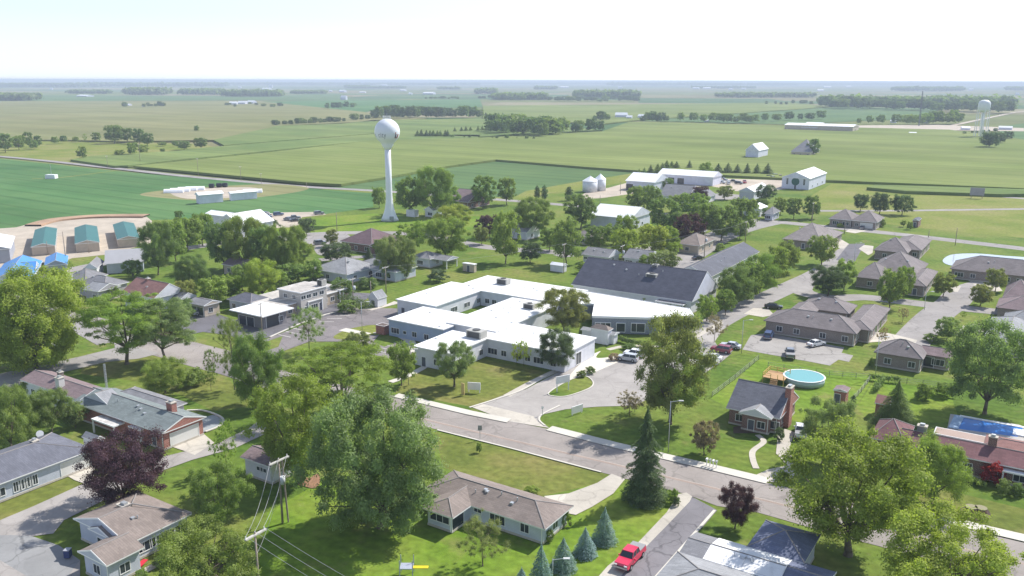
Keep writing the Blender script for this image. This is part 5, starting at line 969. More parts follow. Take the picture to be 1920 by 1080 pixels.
# ---------------------------------------------------------------- poles, lamps, wires, signs
def pole(u,vb,vt,label,arm=0,tr=False,name='utility_pole',az=AZ,r=.14,cat='utility pole',lamp=False,double=False,off=0):
    p=P(u,vb); h=htop(p,vt); root=empty(name,p,-R(az),label,cat,'wooden utility poles of the town' if name=='utility_pole' else 'tall street lamps')
    MB().tube((0,0,0),(0,0,h),r*1.15,r*.8,10).build('pole',WOOD if name=='utility_pole' else METAL,root,True)
    if arm:
        m=MB(); m.box(-.08,.08,-arm/2,arm/2,h-.35,h-.18); 
        if double: m.box(.12,.26,-arm/2,arm/2,h-.35,h-.18)
        m.build('crossarm',mat('pale_arm',(.52,.50,.46),.8,.1),root)
        for k in (-1,0,1): MB().tube((.0,k*arm*.45,h-.18),(.0,k*arm*.45,h+.12),.07,.04,6).build('insulator',TRIM,root)
    if tr: 
        for q in ((.45,.1),) : MB().tube((q[0],q[1],h*.62),(q[0],q[1],h*.62+1.1),.34,n=14).build('transformer',mat('transformer_grey',(.55,.57,.60),.5),root,True)
    if lamp: m=MB(); m.tube((0,0,h-.15),(1.6,0,h+.1),.05,n=6); m.build('lamp_arm',METAL,root); MB().box(1.3,2.1,-.14,.14,h-.02,h+.13).build('lamp_head',mat('lamp_grey',(.6,.6,.6),.5),root)
    return p,h
def wire(a,b,label,sag=.8,r=.02,n=14,group='overhead wires'):
    a=Vector(a);b=Vector(b); m=MB(); pts=[a.lerp(b,i/n)-Vector((0,0,sag*4*(i/n)*(1-i/n))) for i in range(n+1)]; o=pts[0]
    for p,q in zip(pts,pts[1:]): m.tube(p-o,q-o,r,n=5,caps=False)
    k=m.build('overhead_wire',mat('wire_grey',(.36,.36,.37),.6,.1)); k.location=o; tag(k,label,'wire',group)
pA,hA=pole(530,980,860,'tall double wooden pole with cross-arm and grey transformer in front of the half-hidden house',3.4,True,double=True)
MB().tube((.5,.6,0),(.1,.5,hA*.95),.12,n=8).build('brace_pole',WOOD,[o for o in bpy.data.objects if o.name.startswith('utility_pole')][-1])
pB,hB=pole(488,1135,998,'nearest wooden pole, pale cross-arm, at the bottom edge left of centre',3.0,double=True)
ax,ay=axes(AZ)
for k,nm in ((-1,'nearest'),(0,'middle'),(1,'farthest')):
    a=pA+Vector((0,0,hA+.1))+ay*(k*1.5); b=pB+Vector((0,0,hB+.1))+ay*(k*1.3); mid=a.lerp(b,.42)-Vector((.0,0,1.2))
    wire(a,b,nm+' of three wires slung between the two foreground poles',1.1,.022)
    e=P(900+40*k,1230,9.0); wire(b,e,nm+' of three wires running down right from the nearest pole',.7,.018)
wire(pA+Vector((0,0,hA*.62)),pB+Vector((0,0,hB*.7)),'lower service wire between the two foreground poles',.8,.018)
pl=[(663,578,522,'pole between the tan block and the white barn-shaped shed',2.2,True),(724,550,500,'pole in front of the light-grey house',2.6,False),(696,567,527,'thin pole behind the white barn-shaped shed',0,False),(492,630,568,'pole at the corner of the white canopy',1.4,False),(448,603,577,'short pole in front of the white canopy',0,False),(1057,512,457,'pole beside the low white shed left of the charcoal roof',2.4,False),(1166,502,460,'pole between the two white ranch houses',3,True),(1320,488,432,'pole on the grass by the black car on the back street',3,True),(1397,455,415,'pole on the verge at the upper end of the grey hall',2.6,False),(1522,421,380,'pole left of the far brick house',2.6,False),(1583,439,417,'pole between the top-left duplex and the lane',0,False),(1791,460,427,'pole on the grass above the pond',0,False),(1741,445,432,'short pole by the lane right of the dark brown shed',0,False),(125,500,434,'tall pole in front of the middle storage building',0,False),(202,552,522,'pole in front of the red-brown roofed house',1.4,False),(210,502,478,'pole in front of the long pale-blue garage',0,False),(202,314,292,'pole where the dirt crossing meets the country road',1.5,False),(372,329,297,'second pole along the country road, right of the crossing',1.5,False),(452,338,312,'third pole along the country road, right of the crossing',1.5,False),(490,344,325,'fourth pole along the country road, by the farm lane',1.5,False),(263,306,270,'pole at the corner of the corn behind the crossing',1.5,False),(575,350,342,'short pole where the farm lane leaves the country road',0,False),(1163,364,340,'pole in the gravel yard right of the grain bins',0,False),(1125,384,366,'pole on the grass below the grain bins',0,False),(632,434,398,'pole on the tower green left of the water tower',0,False),(90,478,452,'pole in front of the left storage building',0,False),(167,474,452,'pole at the right corner of the middle storage building',0,False)]
PT=[]
for u,vb,vt,lb,arm,tr in pl: PT.append(pole(u,vb,vt,lb,arm,tr,r=.13))
def tt(i,dz=.1): return PT[i][0]+Vector((0,0,PT[i][1]+dz))
for a,b,lb in ((0,1,'wire from the pole by the tan block to the pole by the light-grey house'),(0,3,'wire from the pole by the tan block to the white canopy'),(1,5,'long wire crossing the lawn behind the care home'),(5,6,'wire above the white ranch house with five windows'),(6,7,'wire over the lime-green trees to the back street'),(7,8,'wire along the back street past the grey hall')): wire(tt(a),tt(b),lb,1.0,.025)
for u,vb,vt,lb,nm in ((1253,848,752,'tall lamp post on the lawn behind the pavement right of the big fir','street_lamp'),(1390,663,600,'lamp post behind the white cars at the drive','street_lamp'),(1641,707,632,'lamp post at the fence corner below the pyramid-roofed home','street_lamp'),(766,722,655,'lamp post beside the small tree at the corner of the care home lawn','street_lamp'),(679,618,566,'lamp post on the car park island','street_lamp'),(1733,581,547,'lamp post at the estate crossroads','street_lamp'),(1601,495,455,'lamp post beside the small dark parking court','street_lamp'),(1036,1085,1048,'lamp post with a pale round head in front of the blue spruces','street_lamp')): pole(u,vb,vt,lb,name=nm,cat='street lamp',r=.065,lamp=True,az=0)
def sign(u,v,w_,h_,z,label,c=(.75,.75,.76),az=AZ,posts=True,name='sign'):
    root=empty(name,P(u,v),-R(az),label,'sign'); MB().box(-w_/2,w_/2,-.08,.08,z,z+h_).build('board',mat('board_'+label[:5],c,.5,.04),root)
    if posts:
        for s in(-1,1): MB().box(s*w_/2*.85-.07,s*w_/2*.85+.07,-.07,.07,0,z+h_*.9).build('post',WHITE,root)
sign(1055,733,3.2,1.5,1.7,'white board on two posts standing on the drive island',az=-30)
sign(1082,776,2.8,1.4,.25,'low white board on the lawn beside the drive mouth',az=-40)
sign(889,736,2.6,1.5,.6,'white board on the care home lawn near the street',az=10)
sign(868,741,.7,2.4,.1,'yellow-cream post marker left of the white lawn board',c=(.62,.48,.22),posts=False)
root=empty('road_sign',P(900,824),0,'small grey road sign on a thin post across the street','sign'); MB().tube((0,0,0),(0,0,2.5),.05,n=6).build('post',METAL,root); MB().box(-.35,.35,-.06,-.03,1.7,2.6).build('board',mat('sign_back',(.3,.3,.3)),root)
root=empty('bus_stop_sign',P(1017,779),0,'thin post at the mouth of the care home drive','sign'); MB().tube((0,0,0),(0,0,1.8),.06,n=6).build('post',METAL,root); MB().box(-.2,.2,-.05,-.02,1.3,1.8).build('board',TRIM,root)
for k in range(4):
    r_=empty('mailbox',P(1325+6*k,873+1.6*k),-R(AZ),ordn(k)+' from the left of four letter boxes on the pavement edge','mailbox','letter boxes on the pavement'); MB().box(-.06,.06,-.06,.06,0,1.0).build('post',WHITE,r_); MB().box(-.14,.14,-.3,.25,1.0,1.28).build('box',[WHITE,METAL][k%2],r_)
# small yard things
r_=empty('satellite_dish',P(80,846),0,'pale satellite dish on a pole behind the slate-roofed ranch','satellite dish'); MB().tube((0,0,0),(0,0,3),.06,n=6).build('pole',METAL,r_); o=MB().lathe([(.05,0),(.3,.05),(.55,.18),(.58,.2)],20).build('dish',TRIM,r_); o.location=(0,-.1,3.1); o.rotation_euler=(R(60),0,.4)
r_=empty('antenna_mast',P(203,752),0,'thin lattice aerial mast behind the brown-roofed white house','mast'); m=MB(); hh=htop(P(203,752),682)
for k in range(3): a=k*2.09; m.tube((.22*math.cos(a),.22*math.sin(a),0),(.2*math.cos(a),.2*math.sin(a),hh),.035,n=4)
for j in range(22):
    for k in range(3): a=k*2.09; b=a+2.09; m.tube((.22*math.cos(a),.22*math.sin(a),hh*j/22),(.22*math.cos(b),.22*math.sin(b),hh*(j+1)/22),.025,n=4)
m.build('lattice',METAL,r_)
for s,(u,v) in enumerate(((1820,962),(1838,964))):
    r_=empty('garden_barrel',P(u,v),0,('left','right')[s]+' of two round brown garden stools in the mulch ring','planter'); MB().lathe([(.75,0),(.85,.4),(.75,.95)],18).build('body',mat('brown_barrel',(.15,.09,.06),.8,.2),r_,True); MB().lathe([(.8,.95),(.8,1.05)],18).build('lid',mat('lid_olive',(.25,.23,.14),.8),r_)
r_=empty('playground_slide',P(775,1077),0,'garden play frame with yellow slide at the bottom edge','playground'); m=MB(); m.box(0,1.9,-.28,.28,1.0,1.06); m.build('slide',mat('yellow_plastic',(.75,.55,.03),.4),r_); m=MB(); [m.tube((x,y,0),(x,y,2.3),.06,n=5) for x in(-1.6,0) for y in(-.7,.7)]; m.box(-1.6,0,-.7,.7,1.1,1.2); m.build('frame',mat('blue_grey_frame',(.35,.38,.45)),r_)
r_=empty('wheelie_bin',P(128,1045),0,'dark blue wheelie bin at the corner of the taupe-roofed house','bin'); MB().box(-.35,.35,-.4,.4,.1,1.1).build('body',mat('bin_blue',(.04,.06,.16),.5),r_); MB().box(-.38,.38,-.44,.42,1.1,1.18).build('lid',mat('bin_lid',(.35,.36,.4),.5),r_)
for k,(u,v,c,lb) in enumerate(((262,1030,(.6,.6,.62),'white garden lounger on the patio of the taupe-roofed house'),(280,1025,(.7,.7,.72),'pale folding table on the same patio'),(266,1062,(.55,.03,.05),'red garden toy beside the patio hedge'))):
    r_=empty('garden_furniture',P(u,v),-R(AZ)+k,lb,'garden furniture'); MB().box(-.9,.9,-.35,.35,.4,.48).build('top',mat('furn%d'%k,c,.6),r_)
    for x in(-.8,.8):
        for y in(-.28,.28): MB().box(x-.03,x+.03,y-.03,y+.03,0,.4).build('leg',METAL,r_)
r_=empty('weather_station',P(97,334.5),0,'small white cabinet standing alone in the green field','cabinet'); MB().box(-3,3,-2,2,0,2.4).build('body',WHITE,r_); MB().tube((0,0,2.4),(0,0,9),.12,n=5).build('mast',METAL,r_)
r_=empty('billboard',P(1831,372),-R(20),'grey board on posts beside the narrow lane','sign'); MB().box(-3.4,3.4,-.15,.15,1.6,5.6).build('board',mat('board_grey',(.34,.32,.36)),r_)
for s in(-1,1): MB().box(s*2.6-.15,s*2.6+.15,.16,.4,0,5).build('post',WOOD,r_)
# ---------------------------------------------------------------- trees: kind, tint, base u, base v, top v, width px, label
T=[
('willow','s',712,988,752,238,'huge feathery silver-green maple in the centre foreground'),
('vase','g',562,905,718,172,'dense green tree left of the huge feathery maple'),
('flat','g',642,785,648,205,'wide flat-topped light-green locust above the two foreground maples'),
('vase','g',1590,1040,818,290,'huge loose light-green tree at the lower right by the street'),
('vase','y',1770,1165,978,262,'bright yellow-green tree cut by the bottom right corner'),
('dense','g',1745,945,820,120,'dense round bright green tree in front of the red-brown long house'),
('round','s',1846,775,610,168,'large grey-green tree above the swimming pool'),
('spruce','d',1677,798,710,66,'dark spruce in front of the salmon-roofed shed'),
('fir','k',1208,938,757,112,'tall dark fir with spreading boughs beside the main road'),
('airy','m',1258,795,640,150,'second leader of the tall loose tree behind the fir'),
('oval','o',1256,790,592,138,'tall loose olive tree beside the care home drive'),
('oval','p',1378,990,906,70,'purple-leaved egg-shaped tree on the corner by the main road'),
('dense','p',237,948,812,158,'big purple-leaved maple at the lower left'),
('vase','m',412,990,878,118,'mid-green tree between the taupe-roofed house and the utility pole'),
('vase','g',392,1125,994,205,'light-green tree cut by the bottom edge left of the utility pole'),
('airy','g',426,886,790,54,'young thin tree on the grass strip by the left street'),
('airy','o',905,1060,972,104,'thin brownish tree in front of the centre ranch'),
('spruce','b',1133,1015,949,40,'blue spruce farthest up the row by the side street'),
('spruce','b',1097,1040,986,38,'second blue spruce from the top of the row'),
('spruce','b',1056,1066,1005,42,'third blue spruce from the top, beside the round lamp'),
('spruce','b',1014,1100,1015,44,'tall fourth blue spruce from the top of the row'),
('spruce','b',978,1115,1062,42,'blue spruce cut by the bottom edge at the row end'),
('dense','m',22,850,720,92,'rounded green tree cut by the left edge above the slate-roofed ranch'),
('round','d',98,815,732,80,'dark green tree in front of the brown-roofed white house'),
('round','d',142,800,756,50,'smaller dark green tree beside the grey-green roofed house'),
('willow','y',68,690,512,205,'huge yellow-green tree at the left edge'),
('flat','g',238,682,548,160,'wide tree with a thick forked trunk on the corner lawn'),
('flat','s',311,680,562,122,'spreading tree with a slim trunk right of the forked one'),
('dense','g',310,736,672,86,'low dense green tree behind the grey hip roof'),
('bush','m',362,722,692,52,'shrub clump right of the low dense tree'),
('airy','m',396,732,692,32,'little thin tree right of the shrub clump'),
('dense','m',480,764,630,98,'dense tree with a stout leaning trunk left of the flat-topped locust'),
('airy','o',440,730,592,76,'loose brown-tinged tree left of the car park corner'),
('airy','d',399,712,655,34,'small dark reddish tree at the street edge'),
('airy','s',580,662,574,70,'open-branched tree standing alone at the car park edge'),
('round','o',672,668,624,56,'crab-apple tree in front of the brick bin enclosure'),
('dense','m',753,722,641,58,'round dark tree beside the lamp at the lawn corner'),
('vase','s',852,724,643,80,'tree with pale open crown on the care home front lawn'),
('dense','k',1043,694,616,72,'very dark compact tree at the right front of the care home'),
('airy','y',982,688,638,26,'slim pale birch beside the care home front wall'),
('airy','y',968,686,640,24,'second slim pale birch beside the care home front wall'),
('round','o',1058,625,543,92,'large olive tree in the notch of the white roofs'),
('airy','r',1339,642,590,42,'small brown-leaved tree by the drive bend'),
('vase','g',1325,602,554,46,'light-green tree at the right end of the care home'),
('round','y',1217,572,541,38,'bright bushy tree between the white and the charcoal roofs'),
('round','r',1320,852,792,54,'small rosy-brown crab-apple on the cottage lawn'),
('airy','r',1180,778,734,54,'pinkish thin tree left of the tall loose tree'),
('airy','r',1190,772,742,30,'little purple-pink tree beneath the tall loose tree'),
('vase','s',1543,868,750,108,'pale grey-green tree right of the brick chimney'),
('dense','d',1378,572,500,72,'dark tree at the left end of the belt beside the grey hall'),
('round','m',1402,562,492,56,'second tree from the left in the belt beside the grey hall'),
('dense','m',1424,548,476,70,'tallest tree of the belt beside the grey hall'),
('round','g',1452,528,462,56,'light-topped tree near the right end of the belt'),
('dense','m',1474,512,452,48,'last tree at the right end of the belt'),
('round','m',1360,590,545,40,'low tree at the foot of the belt'),
('dense','m',1540,497,440,54,'round tree alone left of the small dark parking court'),
('round','k',1552,554,500,70,'dark wide tree above the largest duplex'),
('round','m',1582,545,487,44,'taller tree just right of the dark wide tree'),
('oval','m',1668,577,505,52,'upright round tree in front of the middle duplex'),
('oval','m',1694,560,496,40,'tree just behind the upright round tree'),
('round','o',1768,556,513,46,'round tree with a forked trunk at the estate crossroads'),
('round','o',1866,546,503,42,'round tree in front of the pond-side home'),
('round','o',1838,573,535,44,'low wide tree above the crossroads'),
('airy','r',1692,603,577,24,'little brown tree on the estate lawn'),
('airy','m',1806,598,583,12,'tiny sapling on the estate lawn'),
('round','s',1775,637,597,50,'round grey-green tree beside the estate drive'),
('airy','r',1655,646,614,26,'small reddish tree at the corner of the largest duplex'),
('dense','k',1613,395,363,29,'left one of three round dark trees behind the far brick house'),
('dense','k',1649,401,361,38,'middle one of three round dark trees behind the far brick house'),
('dense','k',1691,403,364,40,'right one of three round dark trees behind the far brick house'),
('round','d',1522,410,366,34,'rightmost of three dark trees left of the far brick house'),
('round','d',1488,410,371,30,'middle of three dark trees left of the far brick house'),
('round','m',1463,402,370,26,'leftmost of three dark trees left of the far brick house'),
('round','m',1693,425,413,11,'tiny round tree on the grass beside the small dark brown shed'),
('round','m',1000,446,372,78,'spreading mid-green tree above the back street'),
('round','d',1089,428,365,62,'round dark tree left of the long white barn'),
('oval','m',948,494,397,64,'tall lobed green tree by the open lawn'),
('dense','m',1062,496,410,60,'tall full tree left of the two white ranch houses'),
('dense','k',994,492,452,42,'compact dark tree between the two tall trees'),
('round','m',1030,470,428,36,'tree behind the compact dark one'),
('round','d',1122,470,424,58,'dark tree behind the white ranch house'),
('round','d',1150,458,420,40,'dark tree in front of the long white barn'),
('dense','m',1172,446,402,44,'green tree covering the middle of the long white barn'),
('round','y',1172,486,430,58,'lime-green round tree behind the ranch houses'),
('round','y',1222,478,420,66,'larger lime-green tree right of the first lime one'),
('round','g',1252,474,424,48,'pale green tree beside the lime-green pair'),
('round','y',1262,482,454,30,'small lime-green tree at the back street lawn'),
('vase','s',1243,514,470,64,'grey-green tree behind the second white ranch house'),
('round','m',1215,512,478,44,'green tree left of the grey-green one behind the charcoal roof'),
('round','p',918,446,404,46,'plum-leaved tree right of the yellow-green group'),
('round','o',903,458,425,32,'small olive tree below the plum-leaved tree'),
('round','m',770,402,330,66,'left half of the great grove right of the tower stem'),
('round','g',815,405,312,80,'tallest pale tree of the grove right of the tower stem'),
('round','m',845,396,350,40,'right-hand tree of the grove beside the tower'),
('round','m',906,390,329,50,'rounded tree at the edge of the pale field behind the farmhouse'),
('round','m',950,384,333,38,'smaller round tree right of that at the pale field edge'),
('dense','m',711,390,349,26,'narrow tree left of the tower stem'),
('round','g',836,488,410,96,'big fresh-green tree in front of the tower grove'),
('round','y',848,434,384,70,'yellow-green tree just behind the big fresh-green one'),
('vase','g',775,470,418,64,'tree over the roof of the grey bungalow'),
('willow','s',742,522,446,74,'feathery light-green tree in front of the dark red brick house'),
('spruce','k',692,494,462,22,'small dark spruce beside the dark red brick house'),
('round','m',712,480,448,26,'small tree by the dark red brick house gable'),
('oval','d',297,515,411,70,'tall dark tree right of the storage buildings'),
('round','m',330,492,414,52,'tree just right of the tall dark one'),
('round','m',352,470,407,66,'wide tree behind the long pale-blue garage lawn'),
('round','m',380,460,400,56,'tree partly hiding the white church'),
('round','d',336,415,395,16,'little tree top above the storage yard corner'),
('dense','d',362,545,478,68,'low dark tree on the shaded lawn'),
('dense','d',420,505,412,66,'dark left tree of the large group below the white church'),
('round','m',462,508,404,84,'middle tree of the large group below the white church'),
('dense','d',500,512,420,60,'dark tree inside the large group below the church'),
('willow','g',538,520,424,78,'sunlit right-hand tree of the large group below the church'),
('round','o',577,478,458,28,'small olive tree on the grass left of the light-grey house'),
('dense','k',632,492,454,60,'round dark tree behind the light-grey house'),
('dense','k',575,441,408,34,'round dark tree at the edge of the church car lot'),
('round','k',507,435,412,32,'dark bush-like tree at the church car lot'),
('round','o',622,462,430,26,'narrow olive tree beside the tower green'),
('round','y',492,562,488,72,'yellow-green round tree behind the two-storey tan block'),
('round','g',404,572,520,66,'pale green tree behind the white canopy'),
('round','m',548,530,494,60,'green tree behind the light-grey house corner'),
('dense','d',335,602,560,62,'dark tree behind the corner lawn trees'),
('dense','m',205,560,534,42,'green tree in front of the mauve-grey house'),
('round','m',455,545,495,52,'green tree on the shaded lawn below the large group'),('round','g',432,562,516,46,'small fresh-green tree above the slate-roofed house'),('round','m',520,556,508,50,'tree at the left shoulder of the two-storey block'),('dense','d',640,562,522,46,'dense tree behind the drive canopy of the two-storey block'),('round','m',587,528,488,44,'green tree at the left end of the light-grey house'),('round','d',250,522,488,40,'dark tree on the lawn of the long pale-blue garage'),
('round','o',350,575,525,44,'brownish tree beside the white gable'),
('airy','g',132,512,488,16,'small bright tree in front of the blue gabled house'),
('round','m',1195,394,350,48,'tree left of the white farmhouse'),
('round','m',1222,404,348,42,'tree beside the white farmhouse front'),
('round','d',1248,440,372,66,'dark green tree at the left of the mixed wood'),
('dense','p',1290,458,402,62,'deep purple tree in the mixed wood'),
('round','m',1318,440,380,62,'pale green tree above the purple one'),
('round','d',1352,452,385,64,'dark tree right of the purple one'),
('round','m',1392,436,372,66,'last green tree at the right of the mixed wood'),
('round','s',1387,448,412,34,'grey-green small tree by the back street bend'),
('round','g',1300,408,362,60,'light tree in the middle of the mixed wood'),
('round','m',1270,400,366,46,'tree in front of the white farmhouse gable'),
('dense','p',1312,382,348,34,'dark plum round tree beside the white farmhouse'),
('dense','k',1434,378,345,38,'dark umbrella-shaped tree right of the small white barn'),
('dense','m',1322,342,304,30,'round tree in front of the long machine shed'),
('round','o',1359,374,348,32,'olive-brown tree below the farmyard'),
('round','d',1252,355,334,24,'small tree at the corner of the first machine shed'),
('column','k',1007,374,347,13,'left of two narrow dark egg-shaped trees by the country road'),
('column','k',1021,374,346,14,'right of two narrow dark egg-shaped trees by the country road'),
('column','k',1067,376,349,18,'single narrow dark tree near the grain bins'),
('column','k',1598,768,740,14,'dark clipped columnar shrub on the fence line'),
('dense','k',1854,278,246,36,'large dark tree beside the legged water tower'),
('round','k',1872,270,248,26,'dark tree behind the large one at the legged tower'),
('round','k',1890,262,246,22,'rightmost dark tree by the far yard'),
('oval','d',1525,292,260,24,'dark tree beside the cornfield farmhouse'),
('dense','d',215,269,233,36,'tallest round dark tree beyond the green paddock'),
('round','d',240,268,240,24,'tree just right of the tallest round one'),
('round','d',262,270,241,26,'third tree right beyond the green paddock'),
('round','d',277,274,249,24,'fourth tree right beyond the green paddock'),
('round','m',250,292,267,22,'pale tree in the near corner of the paddock'),
('round','m',270,289,271,22,'low tree right of the pale paddock tree'),
('round','m',155,299,274,20,'single tree on the near side of the paddock'),
('dense','d',369,247,235,10,'lone round tree in the tan field'),
('round','d',345,281,264,28,'left one of two dark trees on the corn edge'),
('round','d',377,279,258,26,'right one of two dark trees on the corn edge'),
('round','d',10,286,250,30,'first tree of the left-edge tree line'),('round','m',36,281,254,26,'second tree of the left-edge tree line'),('round','d',52,275,247,20,'third tree of the left-edge tree line'),('round','d',72,277,254,16,'fourth tree of the left-edge tree line'),('round','m',63,280,263,20,'low tree in the left-edge tree line'),
('round','m',104,270,256,16,'first small tree at the back of the paddock'),('round','d',120,268,254,14,'second small tree at the back of the paddock'),('round','m',143,267,256,12,'third small tree at the back of the paddock'),('airy','m',160,267,250,9,'thin tree at the back of the paddock'),('round','d',182,266,248,18,'round tree at the back of the paddock'),
('round','m',224,293,281,20,'bush-like tree on the paddock front edge'),('round','m',305,286,278,10,'tiny tree at the right tip of the paddock'),('round','d',305,274,266,18,'low dark tree along the corn edge'),('round','d',329,275,264,12,'small dark tree along the corn edge'),
('round','d',1430,388,372,26,'bushy tree by the tiny white-roofed shed'),('round','d',1440,410,390,30,'dark tree beside the slate bungalow'),
('dense','m',60,740,706,40,'green tree beside the white-walled left house'),
]
# crowns whose middles hide several stems share the same maker
for i,t in enumerate(T):
    tree(t[0],t[1],t[2],t[3],t[4],t[5],t[6])
# shrubs and hedges
S=[(1130,690,'o',16,10,'round brown-green bush'),(0,0,0,0,0,0)]
SH=[(1090,706,694,20,'d','dark clipped ball shrub left at the drive island tip'),(1107,700,688,22,'d','dark clipped ball shrub right at the drive island tip'),(1150,675,662,22,'r','brown ball shrub beside the silver SUV'),
(1860,905,862,46,'f','big rounded bright red shrub in front of the long house'),(1880,925,898,26,'s','pale variegated shrub right of the red one'),(1905,930,905,26,'d','dark shrub at the right edge below the awning'),(1262,942,915,24,'m','bush at the corner of the side street'),(1268,948,932,14,'k','small dark ball shrub at the corner kerb'),(1060,985,955,24,'m','bush at the right corner of the centre ranch'),(1028,1012,990,26,'m','bushes beside the centre ranch end wall'),
(898,848,830,12,'m','small round bush by the grey road sign'),(995,923,912,30,'y','pale low shrub on the ranch back lawn'),(92,890,858,26,'g','clipped green shrub beside the white garage door'),(62,903,880,40,'m','low hedge shrub under the black windows'),(22,912,893,36,'b','rounded blue-grey juniper at the left edge'),
(300,1062,1040,26,'d','dark round shrub by the patio wall'),(322,1050,1024,44,'m','green shrub mass along the patio'),(265,1095,1068,30,'m','shrub at the bottom edge beside the red toy'),(1732,748,716,38,'m','clipped block hedge behind the dark spruce'),(1768,742,718,40,'m','round shrub right of the clipped block hedge'),(1745,640,625,30,'m','low hedge left of the estate drive'),
(1632,690,668,10,'d','small dark bush at the left wall of the pyramid-roofed home'),(1705,430,415,12,'m','first low shrub by the far brick house'),(1650,424,408,22,'s','pale tree-like shrub at the far brick house'),(1575,426,418,14,'y','small yellow shrub on the far verge'),(940,668,650,14,'k','dark round shrub against the care home front wall'),
(1460,825,800,20,'k','dark shrub at the cottage corner'),(1640,812+10,796,22,'m','shrub at the left end of the long house'),(1180,655,645,30,'d','dark hedge piece right of the gazebo'),(650,585,562,40,'m','overgrown shrub behind the car park'),(600,558,536,40,'k','dark shrub mass behind the two-storey block'),(690,540,520,40,'d','dark shrub in front of the light-grey house'),
(1350,470,455,20,'m','garden shrub by the brown-roofed house'),(1288,466,450,16,'m','little shrub on the back street lawn'),(820,528,505,40,'k','dark shrub below the grey bungalow'),(1105,512,490,44,'m','long shrub behind the left end of the charcoal roof'),(1150,510,492,40,'m','second long shrub behind the charcoal roof'),(1205,508,494,30,'m','third long shrub behind the charcoal roof')]
for u,vb,vt,wp,c,lb in SH: tree('bush',c,u,vb,vt,wp,lb,lod='mid',cat='shrub',name='shrub')
def hedge(px,label,w_=1.2,h=1.3,c='d'):
    pts=[P(*q) for q in px]; rng=np.random.default_rng(hash_(label)); C=[];o=pts[0]
    for a,b in zip(pts,pts[1:]):
        n=max(2,int((b-a).length/.5))
        for i in range(n): q=a.lerp(b,i/n)-o; C.append((q.x,q.y,h*.5))
    v,t=leaves(C,[w_*.62]*len(C),60*len(C),.22,rng,h/w_*.9); v[:,2]=np.maximum(v[:,2],.02)
    me=mesh_leaves('hedge',v,t); k=bpy.data.objects.new('hedge',me); col.objects.link(k); k.location=o; k.color=(*TC[c],1); tag(k,label,'hedge')
hedge([(1110,640),(1130,638),(1160,640),(1190,648)],'low clipped hedge running right from the gazebo'); hedge([(1165,642),(1200,650),(1215,655)],'hedge piece toward the tall loose tree'); hedge([(1115,616),(1140,618),(1200,624),(1260,622)],'dark hedge under the windows of the right care home wing',1.0,1.0,'k')
hedge([(1632,712),(1660,716),(1690,718)],'ragged hedge piece by the fence corner'); hedge([(1640,735),(1650,724),(1655,716)],'short row of bushes down the shed lawn'); hedge([(1775,900),(1820,905),(1850,915)],'planting along the front of the red-brown long house',1.4,1.0,'m')
hedge([(690,600-15),(640,570)],'tangled green hedge behind the car park yard',3.5,3.0,'k'); hedge([(1440,672-6),(1600,700-6)],'faint grass line behind the round pool fence',.8,.5,'m') if 0 else None
# rows of trees and windbreaks in the fields: every one its own object
def row(pts,hpx,label,cat='tree',kinds=('round','dense'),cols='dmk',jit=(2,1),group=None,wf=.95,group_label=None):
    rr=random.Random(hash_(label)); pts=sorted(pts)
    for i,(u,v) in enumerate(pts):
        h=rr.uniform(*hpx); k=rr.choice(kinds)
        tree(k,rr.choice(cols),u+rr.uniform(-jit[0],jit[0]),v+rr.uniform(-jit[1],jit[1])*.5,v-h,h*wf*rr.uniform(.75,1.25)*(.75 if k in('spruce','column') else 1.12),ordn(i)+' from the left '+label,lod='lo',cat=cat,group=group or label)
def lin(a,b,n,r=0): rr=random.Random(n*7+int(a[0])); return [(a[0]+(b[0]-a[0])*(i+rr.uniform(-.3,.3))/(n-1),a[1]+(b[1]-a[1])*i/(n-1)+rr.uniform(-r,r)) for i in range(n)]
row(lin((783,257.5),(842,258),9),(14,17),'in the front rank of pines of the windbreak',kinds=('spruce',),cols='kd',wf=1.1); row(lin((855,248),(925,245),8),(10,13),'in the rear rank of pines of the windbreak',kinds=('spruce',),cols='kd',wf=1.1)
row(lin((852,259),(1000,262),10),(6,9),'of the scattered little pines below the windbreak',kinds=('spruce','round'),cols='kd')
row(lin((925,252),(1040,256),10,3)+lin((930,246),(1060,250),8,2),(24,36),'in the tall grove right of the windbreak',cols='dm'); row(lin((1072,250),(1122,246),4),(16,28),'of the outlying trees right of the tall grove',cols='dk')
row(lin((705,222),(900,221),24,1.5),(15,25),'in the dense far tree line right of the round tower',cols='dk'); row(lin((516,236),(646,229),15),(8,13),'in the hedgerow left of the round tower',cols='dk'); row(lin((667,227),(705,223),4),(9,15),'of the trees joining the hedgerow and the far tree line',cols='dk')
row(lin((905,218),(960,217),8),(5,8),'of the tiny pines beyond the far tree line',kinds=('spruce',),cols='k'); row([(615,205),(624,204),(637,204),(648,203),(661,203)],(9,14),'of the dark trees in the far green field',cols='dk')
row(lin((1115,228),(1142,226),4)+lin((1205,229),(1250,228),7,1),(10,22),'of the trees round the far farm left of centre right',cols='dk'); row([(1278,227),(1302,228),(1318,229),(1334,228),(1350,229),(1362,231),(1380,231),(1392,230),(1405,231),(1415,229)],(13,20),'in the far row of rounded trees behind the cornfield',cols='dm')
row([(1433,228),(1455,228),(1480,226),(1500,226),(1518,226),(1538,224)],(11,18),'of the trees behind the very long warehouse',cols='dk'); row([(1612,233),(1630,232),(1650,232),(1680,232),(1700,233)],(11,20),'of the trees right of the very long warehouse',cols='dm')
row(lin((1712,233),(1800,232),9,1),(18,26),'of the trees in front of the far wood by the mast',cols='dm')
row(lin((1440,196),(1548,196),10,1),(6,9),'of the small trees left of the far wood',cols='dk')
